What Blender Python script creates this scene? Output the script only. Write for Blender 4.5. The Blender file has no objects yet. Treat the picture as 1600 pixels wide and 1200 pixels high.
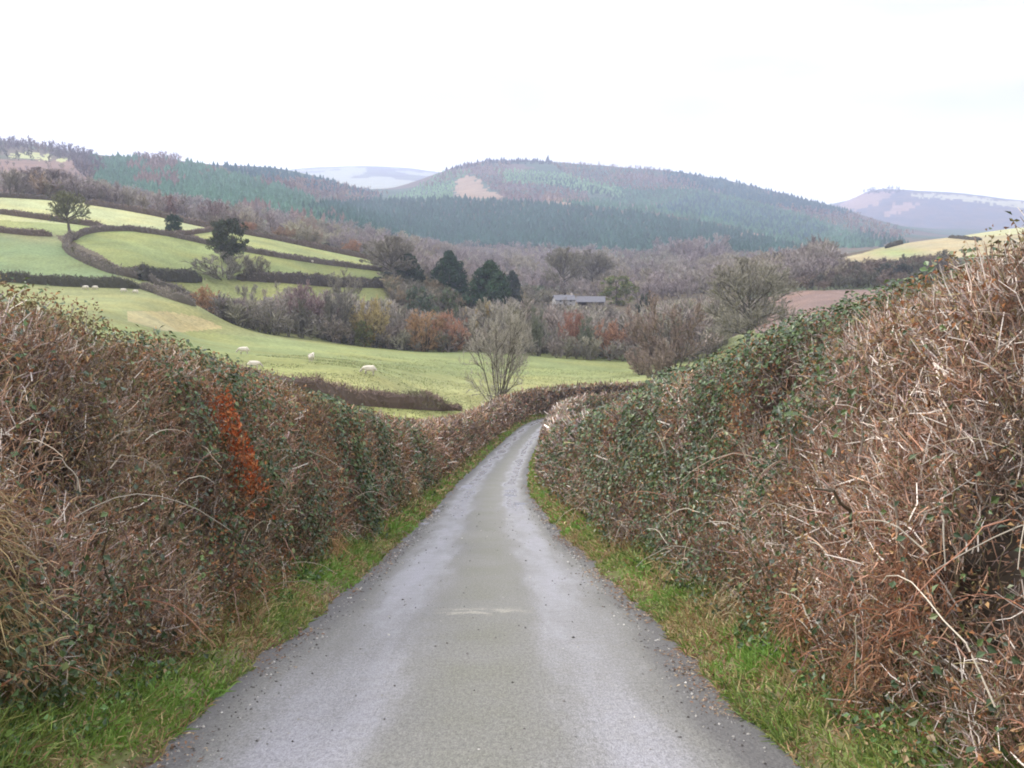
import bpy, math, numpy as np
rng = np.random.default_rng(11)
sc = bpy.context.scene
COL = sc.collection

# ------------------------------------------------------------------ camera model (eye at the origin, lane runs down +Y)
F, EYE_Y = 1570.0, 380.0
PITCH = math.atan((600 - EYE_Y) / F)
CP, SP = math.cos(PITCH), math.sin(PITCH)

def ray(x, y):
    u = (np.asarray(x, float) - 800) / F; v = (600 - np.asarray(y, float)) / F
    return np.stack([u + 0 * v, CP + v * SP + 0 * u, -SP + v * CP + 0 * u], -1)

def project(P):
    d = P[..., 1] * CP - P[..., 2] * SP
    d = np.where(d < .05, .05, d)
    return 800 + F * P[..., 0] / d, 600 - F * (P[..., 1] * SP + P[..., 2] * CP) / d

# ------------------------------------------------------------------ small numeric helpers
def unit(v): return v / np.maximum(np.linalg.norm(v, axis=-1, keepdims=True), 1e-9)
def sstep(a, b, x): t = np.clip((x - a) / (b - a), 0, 1); return t * t * (3 - 2 * t)
def rand_dir(n): return unit(rng.normal(size=(n, 3)))

def vnoise(x, y, seed=0):
    x = np.asarray(x, float); y = np.asarray(y, float)
    xi = np.floor(x).astype(np.int64); yi = np.floor(y).astype(np.int64)
    fx, fy = x - xi, y - yi
    fx = fx * fx * (3 - 2 * fx); fy = fy * fy * (3 - 2 * fy)
    def h(a, b):
        n = (a * 374761393 + b * 668265263 + seed * 982451653) & 0xffffffff
        n = ((n ^ (n >> 13)) * 1274126177) & 0xffffffff
        return ((n ^ (n >> 16)) & 0xffff) / 65535.0
    return (h(xi, yi) * (1 - fx) + h(xi + 1, yi) * fx) * (1 - fy) + (h(xi, yi + 1) * (1 - fx) + h(xi + 1, yi + 1) * fx) * fy

def fbm(x, y, seed=0, o=3):
    s = 0; a = .5; t = 0
    for k in range(o):
        s = s + a * vnoise(x * 2 ** k, y * 2 ** k, seed + k); t += a; a *= .5
    return s / t

def inpoly(x, y, poly):
    x = np.asarray(x, float); y = np.asarray(y, float); r = np.zeros(np.broadcast(x, y).shape, bool)
    n = len(poly)
    for i in range(n):
        (x0, y0), (x1, y1) = poly[i], poly[(i + 1) % n]
        if y0 == y1: continue
        c = ((y0 > y) != (y1 > y)) & (x < (x1 - x0) * (y - y0) / (y1 - y0) + x0)
        r ^= c
    return r

# ------------------------------------------------------------------ mesh collector
class MB:
    def __init__(s): s.v = []; s.f = []; s.c = []; s.n = 0
    def add(s, v, faces, col):
        v = np.asarray(v, np.float32).reshape(-1, 3); faces = np.asarray(faces, np.int64)
        s.v.append(v); s.f.append(faces + s.n)
        c = np.asarray(col, np.float32)
        if c.ndim == 1: c = np.broadcast_to(c, v.shape)
        s.c.append(c); s.n += len(v)
    def build(s, name, mat, parent=None, smooth=False, loc=None):
        v = np.concatenate(s.v); c = np.concatenate(s.c)
        me = bpy.data.meshes.new(name)
        me.vertices.add(len(v)); me.vertices.foreach_set('co', v.ravel())
        sizes = np.concatenate([np.full(len(f), f.shape[1]) for f in s.f]) if s.f else np.zeros(0, int)
        idx = np.concatenate([f.ravel() for f in s.f])
        me.loops.add(len(idx)); me.loops.foreach_set('vertex_index', idx.astype(np.int32))
        me.polygons.add(len(sizes))
        st = np.concatenate([[0], np.cumsum(sizes)[:-1]]).astype(np.int32)
        me.polygons.foreach_set('loop_start', st)
        me.polygons.foreach_set('use_smooth', np.full(len(sizes), smooth))
        a = me.color_attributes.new('col', 'FLOAT_COLOR', 'POINT')
        a.data.foreach_set('color', np.concatenate([c, np.ones((len(c), 1), np.float32)], 1).ravel())
        me.update(calc_edges=True)
        me.materials.append(mat)
        o = bpy.data.objects.new(name, me); COL.objects.link(o)
        if parent is not None: o.parent = parent
        if loc is not None: o.location = loc
        return o

def tubes(mb, pts, rad, col, m=3):
    n, K, _ = pts.shape
    if n == 0: return
    t = np.gradient(pts, axis=1); t = unit(t)
    ref = rand_dir(n)[:, None, :]
    a = unit(np.cross(t, np.broadcast_to(ref, t.shape))); b = np.cross(t, a)
    rad = np.broadcast_to(rad, (n, K))[..., None]
    if m == 2:
        V = np.stack([pts + a * rad, pts - a * rad], 2)
    else:
        V = np.stack([pts + rad * (math.cos(2 * math.pi * j / m) * a + math.sin(2 * math.pi * j / m) * b) for j in range(m)], 2)
    base = (np.arange(n) * K * m)[:, None, None]
    k = (np.arange(K - 1) * m)[None, :, None]
    if m == 2:
        j = np.array([0]); j2 = np.array([1])
    else:
        j = np.arange(m); j2 = (j + 1) % m
    q = np.stack([base + k + j, base + k + j2, base + k + m + j2, base + k + m + j], -1).reshape(-1, 4)
    col = np.asarray(col, np.float32)
    if col.ndim == 2: col = col[:, None, None, :]
    elif col.ndim == 3: col = col[:, :, None, :]
    mb.add(V, q, np.broadcast_to(col, (n, K, m, 3)).reshape(-1, 3))

def curves(p, d, L, K, bend=.5, jit=.15, up=0.):
    """n curved polylines from p in direction d"""
    n = len(p); L = np.broadcast_to(L, (n,))
    bv = rand_dir(n) * bend * rng.random((n, 1))
    out = [p]; cur = p
    for k in range(1, K):
        f = k / (K - 1)
        dd = unit(d + bv * f + rng.normal(size=(n, 3)) * jit + np.array([0, 0, up * f]))
        cur = cur + dd * (L / (K - 1))[:, None]
        out.append(cur)
    return np.stack(out, 1)

def leaves(mb, p, nrm, size, col, asp=.75, fold=.25, droop=None):
    """folded diamond leaves: two triangles each side of the midrib"""
    n = len(p)
    if n == 0: return
    nrm = unit(nrm)
    a = unit(np.cross(nrm, rand_dir(n))); b = np.cross(nrm, a)
    s = np.broadcast_to(size, (n,))[:, None]
    V = np.stack([p - a * s * .5, p + b * s * .5 * asp + nrm * s * fold, p + a * s * .6, p - b * s * .5 * asp + nrm * s * fold], 1)
    base = (np.arange(n) * 4)[:, None]
    fa = np.concatenate([base + np.array([0, 1, 2]), base + np.array([0, 2, 3])], 0)
    mb.add(V, fa, np.repeat(np.asarray(col, np.float32), 4, 0))

def pick(pal, n, w=None, var=.25):
    pal = np.asarray(pal, float)
    i = rng.choice(len(pal), n, p=None if w is None else np.asarray(w) / np.sum(w))
    return pal[i] * (1 + var * rng.normal(size=(n, 1))).clip(.4, 1.8)

# ------------------------------------------------------------------ materials
def new_mat(name):
    m = bpy.data.materials.new(name); m.use_nodes = True
    nt = m.node_tree; return m, nt, nt.nodes['Principled BSDF']

def veg_mat(name, rough=.7, spec=.3, objcol=False, vary=0., scale=3., transl=0.):
    m, nt, b = new_mat(name)
    at = nt.nodes.new('ShaderNodeAttribute'); at.attribute_name = 'col'
    out = at.outputs['Color']
    if objcol:
        oi = nt.nodes.new('ShaderNodeObjectInfo')
        mx = nt.nodes.new('ShaderNodeMix'); mx.data_type = 'RGBA'; mx.blend_type = 'MULTIPLY'; mx.inputs[0].default_value = 1
        nt.links.new(out, mx.inputs[6]); nt.links.new(oi.outputs['Color'], mx.inputs[7]); out = mx.outputs[2]
    if vary:
        ge = nt.nodes.new('ShaderNodeNewGeometry')
        no = nt.nodes.new('ShaderNodeTexNoise'); no.inputs['Scale'].default_value = scale; no.inputs['Detail'].default_value = 4
        nt.links.new(ge.outputs['Position'], no.inputs['Vector'])
        mr = nt.nodes.new('ShaderNodeMapRange'); mr.inputs[1].default_value = .3; mr.inputs[2].default_value = .7
        mr.inputs[3].default_value = 1 - vary; mr.inputs[4].default_value = 1 + vary
        nt.links.new(no.outputs[0], mr.inputs[0])
        mx = nt.nodes.new('ShaderNodeVectorMath'); mx.operation = 'SCALE'
        nt.links.new(out, mx.inputs[0]); nt.links.new(mr.outputs[0], mx.inputs['Scale']); out = mx.outputs[0]
    nt.links.new(out, b.inputs['Base Color'])
    b.inputs['Roughness'].default_value = rough; b.inputs['Specular IOR Level'].default_value = spec
    if transl:
        tr = nt.nodes.new('ShaderNodeBsdfTranslucent'); nt.links.new(out, tr.inputs[0])
        ms = nt.nodes.new('ShaderNodeMixShader'); ms.inputs[0].default_value = transl
        nt.links.new(b.outputs[0], ms.inputs[1]); nt.links.new(tr.outputs[0], ms.inputs[2])
        nt.links.new(ms.outputs[0], nt.nodes['Material Output'].inputs[0])
    return m

M_TWIG = veg_mat('twig_bark', .55, .45)
M_IVY = veg_mat('ivy_leaf', .42, .45, transl=.15)
M_DEAD = veg_mat('dead_leaf', .78, .2, transl=.2)
M_GRASS = veg_mat('grass_blade', .55, .35, transl=.25)
M_BARK = veg_mat('tree_bark', .8, .2, objcol=True)
M_CROWN = veg_mat('tree_crown', .8, .2, objcol=True)
M_WOOD = veg_mat('wood_mass', .85, .15)
M_FHEDGE = veg_mat('field_hedge_twigs', .85, .15)
M_PLAIN = veg_mat('painted_surface', .7, .3, vary=.12, scale=1.2)

def land_mat():
    m, nt, b = new_mat('land')
    at = nt.nodes.new('ShaderNodeAttribute'); at.attribute_name = 'col'
    ge = nt.nodes.new('ShaderNodeNewGeometry')
    acc = at.outputs['Color']
    for s, amp, det in ((.018, .16, 3), (.12, .14, 4), (1.3, .28, 5), (7., .2, 3)):
        no = nt.nodes.new('ShaderNodeTexNoise'); no.inputs['Scale'].default_value = s; no.inputs['Detail'].default_value = det
        nt.links.new(ge.outputs['Position'], no.inputs['Vector'])
        mr = nt.nodes.new('ShaderNodeMapRange'); mr.inputs[1].default_value = .3; mr.inputs[2].default_value = .7
        mr.inputs[3].default_value = 1 - amp; mr.inputs[4].default_value = 1 + amp; nt.links.new(no.outputs[0], mr.inputs[0])
        mx = nt.nodes.new('ShaderNodeVectorMath'); mx.operation = 'SCALE'
        nt.links.new(acc, mx.inputs[0]); nt.links.new(mr.outputs[0], mx.inputs['Scale']); acc = mx.outputs[0]
    # drier, yellower patches of sward
    no = nt.nodes.new('ShaderNodeTexNoise'); no.inputs['Scale'].default_value = .05; no.inputs['Detail'].default_value = 6
    nt.links.new(ge.outputs['Position'], no.inputs['Vector'])
    mr = nt.nodes.new('ShaderNodeMapRange'); mr.inputs[1].default_value = .42; mr.inputs[2].default_value = .66
    mr.inputs[3].default_value = 0; mr.inputs[4].default_value = .5; nt.links.new(no.outputs[0], mr.inputs[0])
    ml = nt.nodes.new('ShaderNodeMix'); ml.data_type = 'RGBA'; ml.blend_type = 'MULTIPLY'
    nt.links.new(mr.outputs[0], ml.inputs[0]); nt.links.new(acc, ml.inputs[6]); ml.inputs[7].default_value = (1.22, 1.02, .78, 1)
    nt.links.new(ml.outputs[2], b.inputs['Base Color'])
    b.inputs['Roughness'].default_value = .9; b.inputs['Specular IOR Level'].default_value = .1
    no = nt.nodes.new('ShaderNodeTexNoise'); no.inputs['Scale'].default_value = 2.2; no.inputs['Detail'].default_value = 6
    nt.links.new(ge.outputs['Position'], no.inputs['Vector'])
    bp = nt.nodes.new('ShaderNodeBump'); bp.inputs['Strength'].default_value = .5; bp.inputs['Distance'].default_value = .25
    nt.links.new(no.outputs[0], bp.inputs['Height']); nt.links.new(bp.outputs[0], b.inputs['Normal'])
    return m
M_LAND = land_mat()

def tag(o, label=None, cat=None, group=None, kind=None):
    if label: o['label'] = label
    if cat: o['category'] = cat
    if group: o['group'] = group
    if kind: o['kind'] = kind
    return o
def empty(name, loc, rz=0):
    o = bpy.data.objects.new(name, None); COL.objects.link(o); o.location = loc; o.rotation_euler = (0, 0, rz); o.empty_display_size = .3
    return o

# ------------------------------------------------------------------ the lane: centreline, fall, and frame
HALF = 1.7
EYE_H = 1.55
_Y = np.linspace(-40, 500, 5401)
_s = np.interp(_Y, [-40, 0, 15, 30, 60, 100, 140, 200, 300], [.2, .23, .222, .203, .158, .123, .10, .06, .03])
_z = np.cumsum(_s) * .1; _z -= np.interp(0, _Y, _z)
def lane_prof(q): return -EYE_H - np.interp(q, _Y, _z)
_c = np.array([(-40, .6), (-20, .1), (-8, -.12), (0, -.2), (5, -.24), (10, -.32), (15, -.42), (20, -.55), (28, -.72), (36, -.9), (45, -.95), (55, -.75),
               (65, -.45), (80, .25), (95, 1.2), (110, 2.4), (122, 4.2), (132, 7.6), (140, 13), (146, 22), (150, 34), (153, 50), (158, 80), (170, 120)])
# lane stations
def _cat(P, step):
    d = np.concatenate([[0], np.cumsum(np.linalg.norm(np.diff(P, axis=0), axis=1))])
    # smooth by dense linear + gaussian
    s = np.arange(0, d[-1], .25); X = np.stack([np.interp(s, d, P[:, k]) for k in range(2)], 1)
    k = np.exp(-np.linspace(-2, 2, 33) ** 2); k /= k.sum()
    Xp = np.concatenate([X[:1] + (X[:1] - X[1:17][::-1]), X, X[-1:] + (X[-1:] - X[-17:-1][::-1])])
    return np.stack([np.convolve(Xp[:, j], k, 'valid') for j in range(2)], 1)[: len(s)]
LC = _cat(np.stack([_c[:, 1], _c[:, 0]], 1), .25)
LS = np.concatenate([[0], np.cumsum(np.linalg.norm(np.diff(LC, axis=0), axis=1))])
LS -= np.interp(0, LC[:, 1], LS)                     # s = 0 abreast of the camera
LT = unit(np.gradient(LC, axis=0)); LN = np.stack([LT[:, 1], -LT[:, 0]], 1)   # LN points to the right
LZ = lane_prof(LC[:, 1] - .0)
# past the bend the fall is taken along the lane's own length
def lane_pt(s, t, h=0.):
    s = np.asarray(s, float)
    x = np.interp(s, LS, LC[:, 0]); y = np.interp(s, LS, LC[:, 1]); z = np.interp(s, LS, LZ)
    nx = np.interp(s, LS, LN[:, 0]); ny = np.interp(s, LS, LN[:, 1])
    return np.stack([x + nx * t, y + ny * t, z + h + 0 * t], -1)
def lane_coords(X, Y):
    """(s, t) of the nearest lane station, chunked"""
    sub = slice(None, None, 4); C = LC[sub]; S = LS[sub]; N = LN[sub]; Tn = LT[sub]
    s = np.empty(X.shape); t = np.empty(X.shape)
    for a in range(0, len(X), 40000):
        b = slice(a, a + 40000)
        dx = X[b][:, None] - C[None, :, 0]; dy = Y[b][:, None] - C[None, :, 1]
        i = np.argmin(dx * dx + dy * dy, 1); r = np.arange(len(i))
        t[b] = dx[r, i] * N[i, 0] + dy[r, i] * N[i, 1]
        al = dx[r, i] * Tn[i, 0] + dy[r, i] * Tn[i, 1]
        s[b] = S[i] + al
        far = np.abs(al) > 3
        t[b] = np.where(far, np.sign(t[b] + 1e-9) * np.hypot(dx[r, i], dy[r, i]), t[b])
    return s, t

# ------------------------------------------------------------------ terrain: heights through surveyed points
CTRL = [  # (photo x, photo y, horizontal range in metres) of ground seen there
 (0,600,60),(150,570,100),(300,545,150),(0,500,150),(150,480,205),(0,470,215),(450,604,105),(575,582,125),(487,562,150),(380,550,160),
 (300,526,200),(285,517,225),(450,530,240),(600,545,250),(730,620,132),(650,640,100),(480,612,92),(730,640,115),(840,592,185),(840,552,280),
 (730,549,265),(975,558,280),(900,575,222),(975,600,172),(700,590,165),(1060,600,150),(1080,570,250),
 (300,490,290),(400,500,305),(600,525,320),(840,532,340),(1000,540,340),(1100,540,330),(1160,522,300),
 (100,460,258),(180,470,236),(230,482,224),(0,433,290),(100,440,288),(200,440,290),(300,472,262),
 (440,436,330),(600,440,390),(500,428,368),(390,395,372),(200,400,332),(130,372,362),(60,366,366),(0,362,370),(0,400,328),(100,400,330),(240,362,392),(330,380,392),
 (0,333,415),(100,345,402),(165,353,398),(0,307,455),(60,311,458),(130,318,458),(200,330,455),(260,341,450),(330,354,446),(420,371,446),(520,392,448),(600,410,446),(600,421,420),
 (0,311,560),(130,322,560),(260,345,550),(420,378,540),(560,412,520),
 (0,292,720),(130,300,740),(260,330,760),(400,352,740),(0,268,1050),(0,246,1600),(0,219,2000),(60,226,2000),(150,246,1750),(0,235,2700),(150,262,2500),
 (200,247,1750),(300,254,1780),(300,310,1120),(200,305,1050),(380,325,1050),(450,275,1900),(480,322,1250),(480,352,900),(520,347,1050),(600,385,720),(560,330,1500),
 (350,260,2000),(420,264,2300),(480,272,2450),(550,292,2550),(610,312,2500),(300,270,2700),(420,285,3200),(550,310,3400),
 (640,430,520),(750,450,490),(900,482,440),(900,458,600),(800,420,820),(700,388,1350),(900,390,1320),(1000,392,1300),(1100,402,1000),(1150,430,700),(1250,415,680),(1000,440,650),(1050,470,480),
 (600,314,2000),(700,311,2000),(800,315,2000),(900,322,1950),(1050,341,1850),(1200,376,1600),(520,320,1800),
 (700,303,2500),(900,304,2500),(1050,315,2450),(1200,342,2300),(1330,366,2100),(1290,390,1500),(1400,385,1500),
 (640,286,3000),(690,266,3150),(760,251,3250),(850,251,3250),(950,258,3250),(1040,266,3200),(1130,281,3100),(1200,298,3000),(1270,316,2900),(1330,332,2800),(1390,356,2700),(1430,368,2600),
 (640,320,4200),(760,310,4300),(950,310,4300),(1130,330,4300),(1270,350,4100),
 (480,292,5200),(560,290,5200),(640,292,5200),(480,263,8000),(560,259,8000),(640,263,8000),(690,270,8000),(350,275,8000),(0,280,8000),(900,290,8000),(1200,320,8000),
 (1330,345,4400),(1400,352,4400),(1600,352,4400),(1500,356,4000),(1320,322,5500),(1350,299,5500),(1400,297,5500),(1450,301,5500),(1520,306,5500),(1600,317,5500),(1450,330,7500),(1600,340,7500),
 (1100,620,105),(1300,600,80),(1250,525,200),(1260,502,295),(1270,457,385),(1330,455,400),(1500,470,250),(1600,450,200),(1500,560,80),
 (1310,406,520),(1400,384,600),(1500,369,660),(1600,355,720),(1430,409,500),(1560,395,480),(1350,400,800),(1500,385,900),(1600,375,950),(1400,372,2000),(1600,362,2000),
 (0,300,12000),(560,285,12000),(900,300,12000),(1300,330,12000),(1600,335,12000)]
_a, _l, _t = [], [], []
def _ctl(X, Y, z):
    r = math.hypot(X, Y); _a.append(math.atan2(X, Y)); _l.append(math.log(r)); _t.append((z + EYE_H) / r)
for x, y, r in CTRL:
    d = ray(x, y); h = math.hypot(d[0], d[1]); X, Y, z = d[0] / h * r, d[1] / h * r, d[2] / h * r
    for off in ([0] + ([-.22] if x <= 60 else []) + ([.22] if x >= 1500 else [])):
        a = math.atan2(X, Y) + off; _ctl(math.sin(a) * r, math.cos(a) * r, z)
for s in (4, 8, 15, 28, 45, 70, 95, 118):
    for t, dz in ((-12, 1.4), (12, .8)):
        p = lane_pt(s, np.array(t * min(1, .3 + s / 30))); _ctl(p[0], p[1], p[2] + dz)
for az in (-.75, -.55, .55, .75):
    for r in (4, 10, 25, 45):
        _ctl(math.sin(az) * r, math.cos(az) * r, lane_prof(r * math.cos(az)) + .8)
_a = np.array(_a); _l = np.array(_l); _t = np.array(_t)
_U = np.stack([_a / .25, _l * 1.6], 1)
def _phi(d2): return .5 * d2 * np.log(d2 + 1e-9)
def _solve():
    n = len(_U); d2 = ((_U[:, None] - _U[None]) ** 2).sum(-1)
    A = np.zeros((n + 3, n + 3)); A[:n, :n] = _phi(d2) + np.eye(n) * 2e-3
    A[:n, n] = 1; A[:n, n + 1:] = _U; A[n, :n] = 1; A[n + 1:, :n] = _U.T
    return np.linalg.solve(A, np.concatenate([_t, np.zeros(3)]))
_W = _solve()
def field_z(X, Y):
    X = np.asarray(X, float).ravel(); Y = np.asarray(Y, float).ravel()
    r = np.hypot(X, Y).clip(2.5, 12500); az = np.arctan2(X, Y); a = az.clip(-.72, .72)
    u = a / .25; w = np.log(r) * 1.6; out = np.empty(len(X))
    for i in range(0, len(X), 20000):
        b = slice(i, i + 20000)
        d2 = (u[b, None] - _U[None, :, 0]) ** 2 + (w[b, None] - _U[None, :, 1]) ** 2
        out[b] = _phi(d2) @ _W[:-3] + _W[-3] + u[b] * _W[-2] + w[b] * _W[-1]
    z = out * r - EYE_H
    back = sstep(.8, 1.5, np.abs(az))
    zb = np.where(r < 300, lane_prof(np.clip(Y, -38, 200)), -20) + .6
    zb = zb + sstep(200, 1500, r) * 60
    return z * (1 - back) + zb * back
def ground_z(X, Y):
    shp = np.shape(X); X = np.asarray(X, float).ravel(); Y = np.asarray(Y, float).ravel()
    z = field_z(X, Y)
    r = np.hypot(X, Y)
    z = z + (fbm(X / 40, Y / 40, 5) - .5) * 1.2 * sstep(60, 200, r) + (fbm(X / 260, Y / 260, 9) - .5) * 14 * sstep(900, 2500, r)
    near = (np.abs(Y) < 230) & (np.abs(X) < 160)
    if near.any():
        s, t = lane_coords(X[near], Y[near])
        w = 1 - sstep(4.5, 15, np.abs(t))
        zl = np.interp(s, LS, LZ) + .45
        zz = z[near]; z[near] = zz * (1 - w) + zl * w
    return z.reshape(shp)
_RG = np.exp(np.linspace(math.log(70), math.log(12000), 700))
def hit(x, y, rmin=70, rmax=12000):
    """ground point seen at a photo position"""
    x = np.atleast_1d(np.asarray(x, float)); y = np.atleast_1d(np.asarray(y, float))
    d = ray(x, y); h = np.hypot(d[:, 0], d[:, 1]); ex = d[:, 2] / h; ux, uy = d[:, 0] / h, d[:, 1] / h
    R = _RG[(_RG >= rmin) & (_RG <= rmax)]
    out = np.full((len(x), 3), np.nan)
    for i in range(0, len(x), 300):
        b = slice(i, i + 300)
        X = ux[b, None] * R; Y = uy[b, None] * R; Z = ground_z(X, Y)
        g = Z - ex[b, None] * R
        ok = (g > 0); k = np.argmax(ok, 1); has = ok.any(1); k = np.maximum(k, 1); rr = np.arange(len(k))
        g0, g1 = g[rr, k - 1], g[rr, k]; f = np.clip(-g0 / (g1 - g0 + 1e-12), 0, 1)
        r = R[k - 1] + (R[k] - R[k - 1]) * f
        P = np.stack([ux[b] * r, uy[b] * r, ex[b] * r], 1); P[~has] = np.nan
        out[b] = P
    return out
def at_range(x, r):
    """ground point at a photo column and horizontal range"""
    x = np.asarray(x, float); k = (x - 800) / F / CP
    a = np.arctan(k); X = np.sin(a) * r; Y = np.cos(a) * r
    return np.stack([X, Y, ground_z(X, Y)], -1)

# ------------------------------------------------------------------ land cover
FIELDS = [ # name, colour, polygon in the photograph, range limits
 ('meadow', (0.178,0.209,0.085), [(150,505),(240,513),(285,517),(450,531),(600,545),(730,549),(840,552),(990,558),(1150,580),(1100,640),(800,665),(700,638),(450,612),(300,612),(150,600)], 88, 300),
 ('stubble_field', (0.278,0.252,0.131), [(200,486),(260,486),(310,494),(350,513),(285,519),(200,512)], 190, 290),
 ('pasture_field', (0.200,0.217,0.096), [(-200,447),(210,446),(240,462),(310,478),(315,496),(260,487),(200,486),(-200,486)], 180, 300),
 ('crop_field', (0.148,0.196,0.091), [(-200,359),(85,366),(98,380),(190,432),(100,437),(-200,437)], 270, 400),
 ('pasture_field', (0.204,0.235,0.096), [(-200,333),(0,333),(165,353),(112,370),(85,367),(-200,359)], 340, 425),
 ('pasture_field', (0.313,0.335,0.174), [(-200,306),(0,306),(130,317),(250,338),(335,355),(300,364),(200,357),(165,353),(-200,333)], 385, 462),
 ('pasture_field', (0.183,0.217,0.083), [(105,372),(125,362),(200,357),(330,381),(450,402),(600,421),(612,443),(450,440),(370,436),(300,436),(215,432),(150,395)], 300, 425),
 ('pasture_field', (0.235,0.265,0.109), [(300,364),(335,355),(420,370),(520,391),(610,410),(600,421),(450,402),(330,381)], 380, 455),
 ('pasture_field', (0.200,0.222,0.087), [(300,436),(612,443),(620,470),(320,470),(240,450),(215,436)], 255, 380),
 ('ploughed_field', (0.183,0.131,0.113), [(1180,455),(1400,452),(1400,520),(1180,520)], 270, 410),
 ('stubble_field', (0.313,0.278,0.174), [(1300,408),(1400,381),(1510,366),(1600,366),(1600,395),(1480,404),(1420,413)], 420, 690),
 ('pasture_field', (0.348,0.348,0.200), [(1480,369),(1600,352),(1700,345),(1700,366),(1520,370)], 600, 790),
]
HILLS = [ # (kind of cover, colour of the ground under it, polygon)
 ('bracken', (.17,.115,.09), [(-200,248),(130,250),(150,285),(60,300),(-200,300)]),
 ('field', (.33,.36,.17), [(18,240),(60,238),(62,247),(20,248)]), ('field', (.33,.36,.17), [(66,240),(78,241),(78,251),(64,250)]), ('field', (.33,.36,.17), [(92,244),(108,245),(104,253),(92,252)]),
 ('fell', (.23,.175,.125), [(708,282),(738,274),(768,300),(790,308),(740,312),(712,306)]),
 ('fell', (.24,.17,.12), [(850,308),(905,311),(905,320),(860,318)]),
 ('fell', (.25,.18,.13), [(1150,360),(1200,366),(1200,371),(1150,366)]),
]
def build_land():
    az = np.radians(np.concatenate([np.arange(-180, -36, 6), np.arange(-36, -28, .4), np.arange(-28, 28, .075), np.arange(28, 36, .4), np.arange(36, 180, 6)]))
    rr = np.exp(np.concatenate([np.linspace(math.log(1.2), math.log(60), 110), np.linspace(math.log(60), math.log(700), 330)[1:], np.linspace(math.log(700), math.log(12000), 190)[1:]]))
    A, R = np.meshgrid(az, rr, indexing='ij'); X = np.sin(A) * R; Y = np.cos(A) * R
    Z = ground_z(X, Y)
    nearm = (R < 240)
    s, t = lane_coords(X[nearm], Y[nearm])
    Z[nearm] -= .5 * (1 - sstep(4.1, 4.7, np.abs(t)))          # the lane and its verges lie over this
    na, nr = A.shape
    V = np.stack([X, Y, Z], -1).reshape(-1, 3)
    i = np.arange(na)[:, None]; j = np.arange(nr - 1)[None]
    i2 = (i + 1) % na
    Q = np.stack([i * nr + j, i * nr + j + 1, i2 * nr + j + 1, i2 * nr + j], -1).reshape(-1, 4)
    # centre cap
    cap = len(V); V = np.concatenate([V, [[0, 0, ground_z(np.zeros(1), np.zeros(1))[0] - .5]]])
    cen = V[Q].mean(1); px, py = project(cen); wx = .28 * sstep(150, 220, np.hypot(cen[:, 0], cen[:, 1])) + .72 * sstep(450, 900, np.hypot(cen[:, 0], cen[:, 1])); px = px + wx * (fbm(cen[:, 0] / 14, cen[:, 1] / 14, 15) - .5) * 24; py = py + wx * (fbm(cen[:, 0] / 14, cen[:, 1] / 14, 16) - .5) * 8; r = np.hypot(cen[:, 0], cen[:, 1]); front = cen[:, 1] > 0
    zone = np.zeros(len(Q), int); colr = np.zeros((len(Q), 3))
    n1 = fbm(cen[:, 0] / 180, cen[:, 1] / 180, 21); n2 = fbm(cen[:, 0] / 60, cen[:, 1] / 60, 33)
    base = np.array([.175, .195, .085])
    colr[:] = base
    far = r > 300
    mixc = np.where((n1 > .5)[:, None], np.array([.07, .085, .05]), np.array([.10, .085, .06])); hl_ = r > 2000; mixc[hl_] = np.where((n1 > .62)[:, None], np.array([.10, .085, .075]), np.array([.05, .085, .06]))[hl_]
    colr[far] = mixc[far]
    vf = r > 3900
    n3 = fbm(cen[:, 0] / 210, cen[:, 1] / 500, 35); vfield = np.where((n3 > .54)[:, None], np.array([.27, .29, .22]), np.where((n2 > .5)[:, None], np.array([.085, .085, .085]), np.array([.10, .12, .09])))
    colr[vf] = vfield[vf]
    pale = (r > 4300) & front & inpoly(px, py, [(1425, 303), (1500, 305), (1610, 318), (1610, 326), (1500, 313), (1425, 306)])
    colr[pale] = (.32, .32, .23)
    rb = (r > 3800) & (r < 6000) & (px > 1290) & ~pale
    colr[rb] = np.where((n2 > .52)[:, None], np.array([.10, .09, .095]), np.array([.075, .08, .095]))[rb]
    pk = rb & (inpoly(px, py, [(1315, 315), (1340, 302), (1400, 300), (1360, 322), (1320, 330)]) | inpoly(px, py, [(1380, 330), (1400, 318), (1440, 316), (1420, 328), (1385, 340)]))
    colr[pk] = (.23, .17, .145)
    names = ['hillside']
    zone[:] = 0
    zone[(r < 300)] = 1; names.append('field_ground')
    for k, (kind, c, poly) in enumerate(HILLS):
        m = front & (r > 500) & (r < 4000) & inpoly(px, py, poly); colr[m] = c
    yl = front & (r < 125) & (px > 500) & (px < 780) & (py > 630) & (py < 665)
    colr[yl] = (.26, .27, .10)
    for k, (nm, c, poly, r0, r1) in enumerate(FIELDS):
        m = front & (r > r0) & (r < r1) & inpoly(px, py, poly)
        zone[m] = len(names); names.append(nm)
        cc = np.array(c)
        colr[m] = cc
        if nm == 'crop_field':
            w = sstep(0, 1, (np.clip((395 - py[m]) / 35, 0, 1) * np.clip((px[m] + 60) / 120, 0, 1) + (n2[m] - .5) * .8))[:, None]
            colr[m] = cc * (1 - w) + np.array([.22, .21, .12]) * w
        if nm == 'meadow':
            w = sstep(575, 612, py[m] + (n2[m] - .5) * 30)[:, None]
            colr[m] = cc * (1 - w) + np.array([.25, .257, .11]) * w
        if nm == 'stubble_field' and c[0] > .30:
            w = (sstep(0, 1, 1 - np.hypot((px[m] - 1400) / 75, (py[m] - 395) / 13)) )[:, None]
            colr[m] = cc * (1 - w) + np.array([.23, .27, .12]) * w
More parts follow.
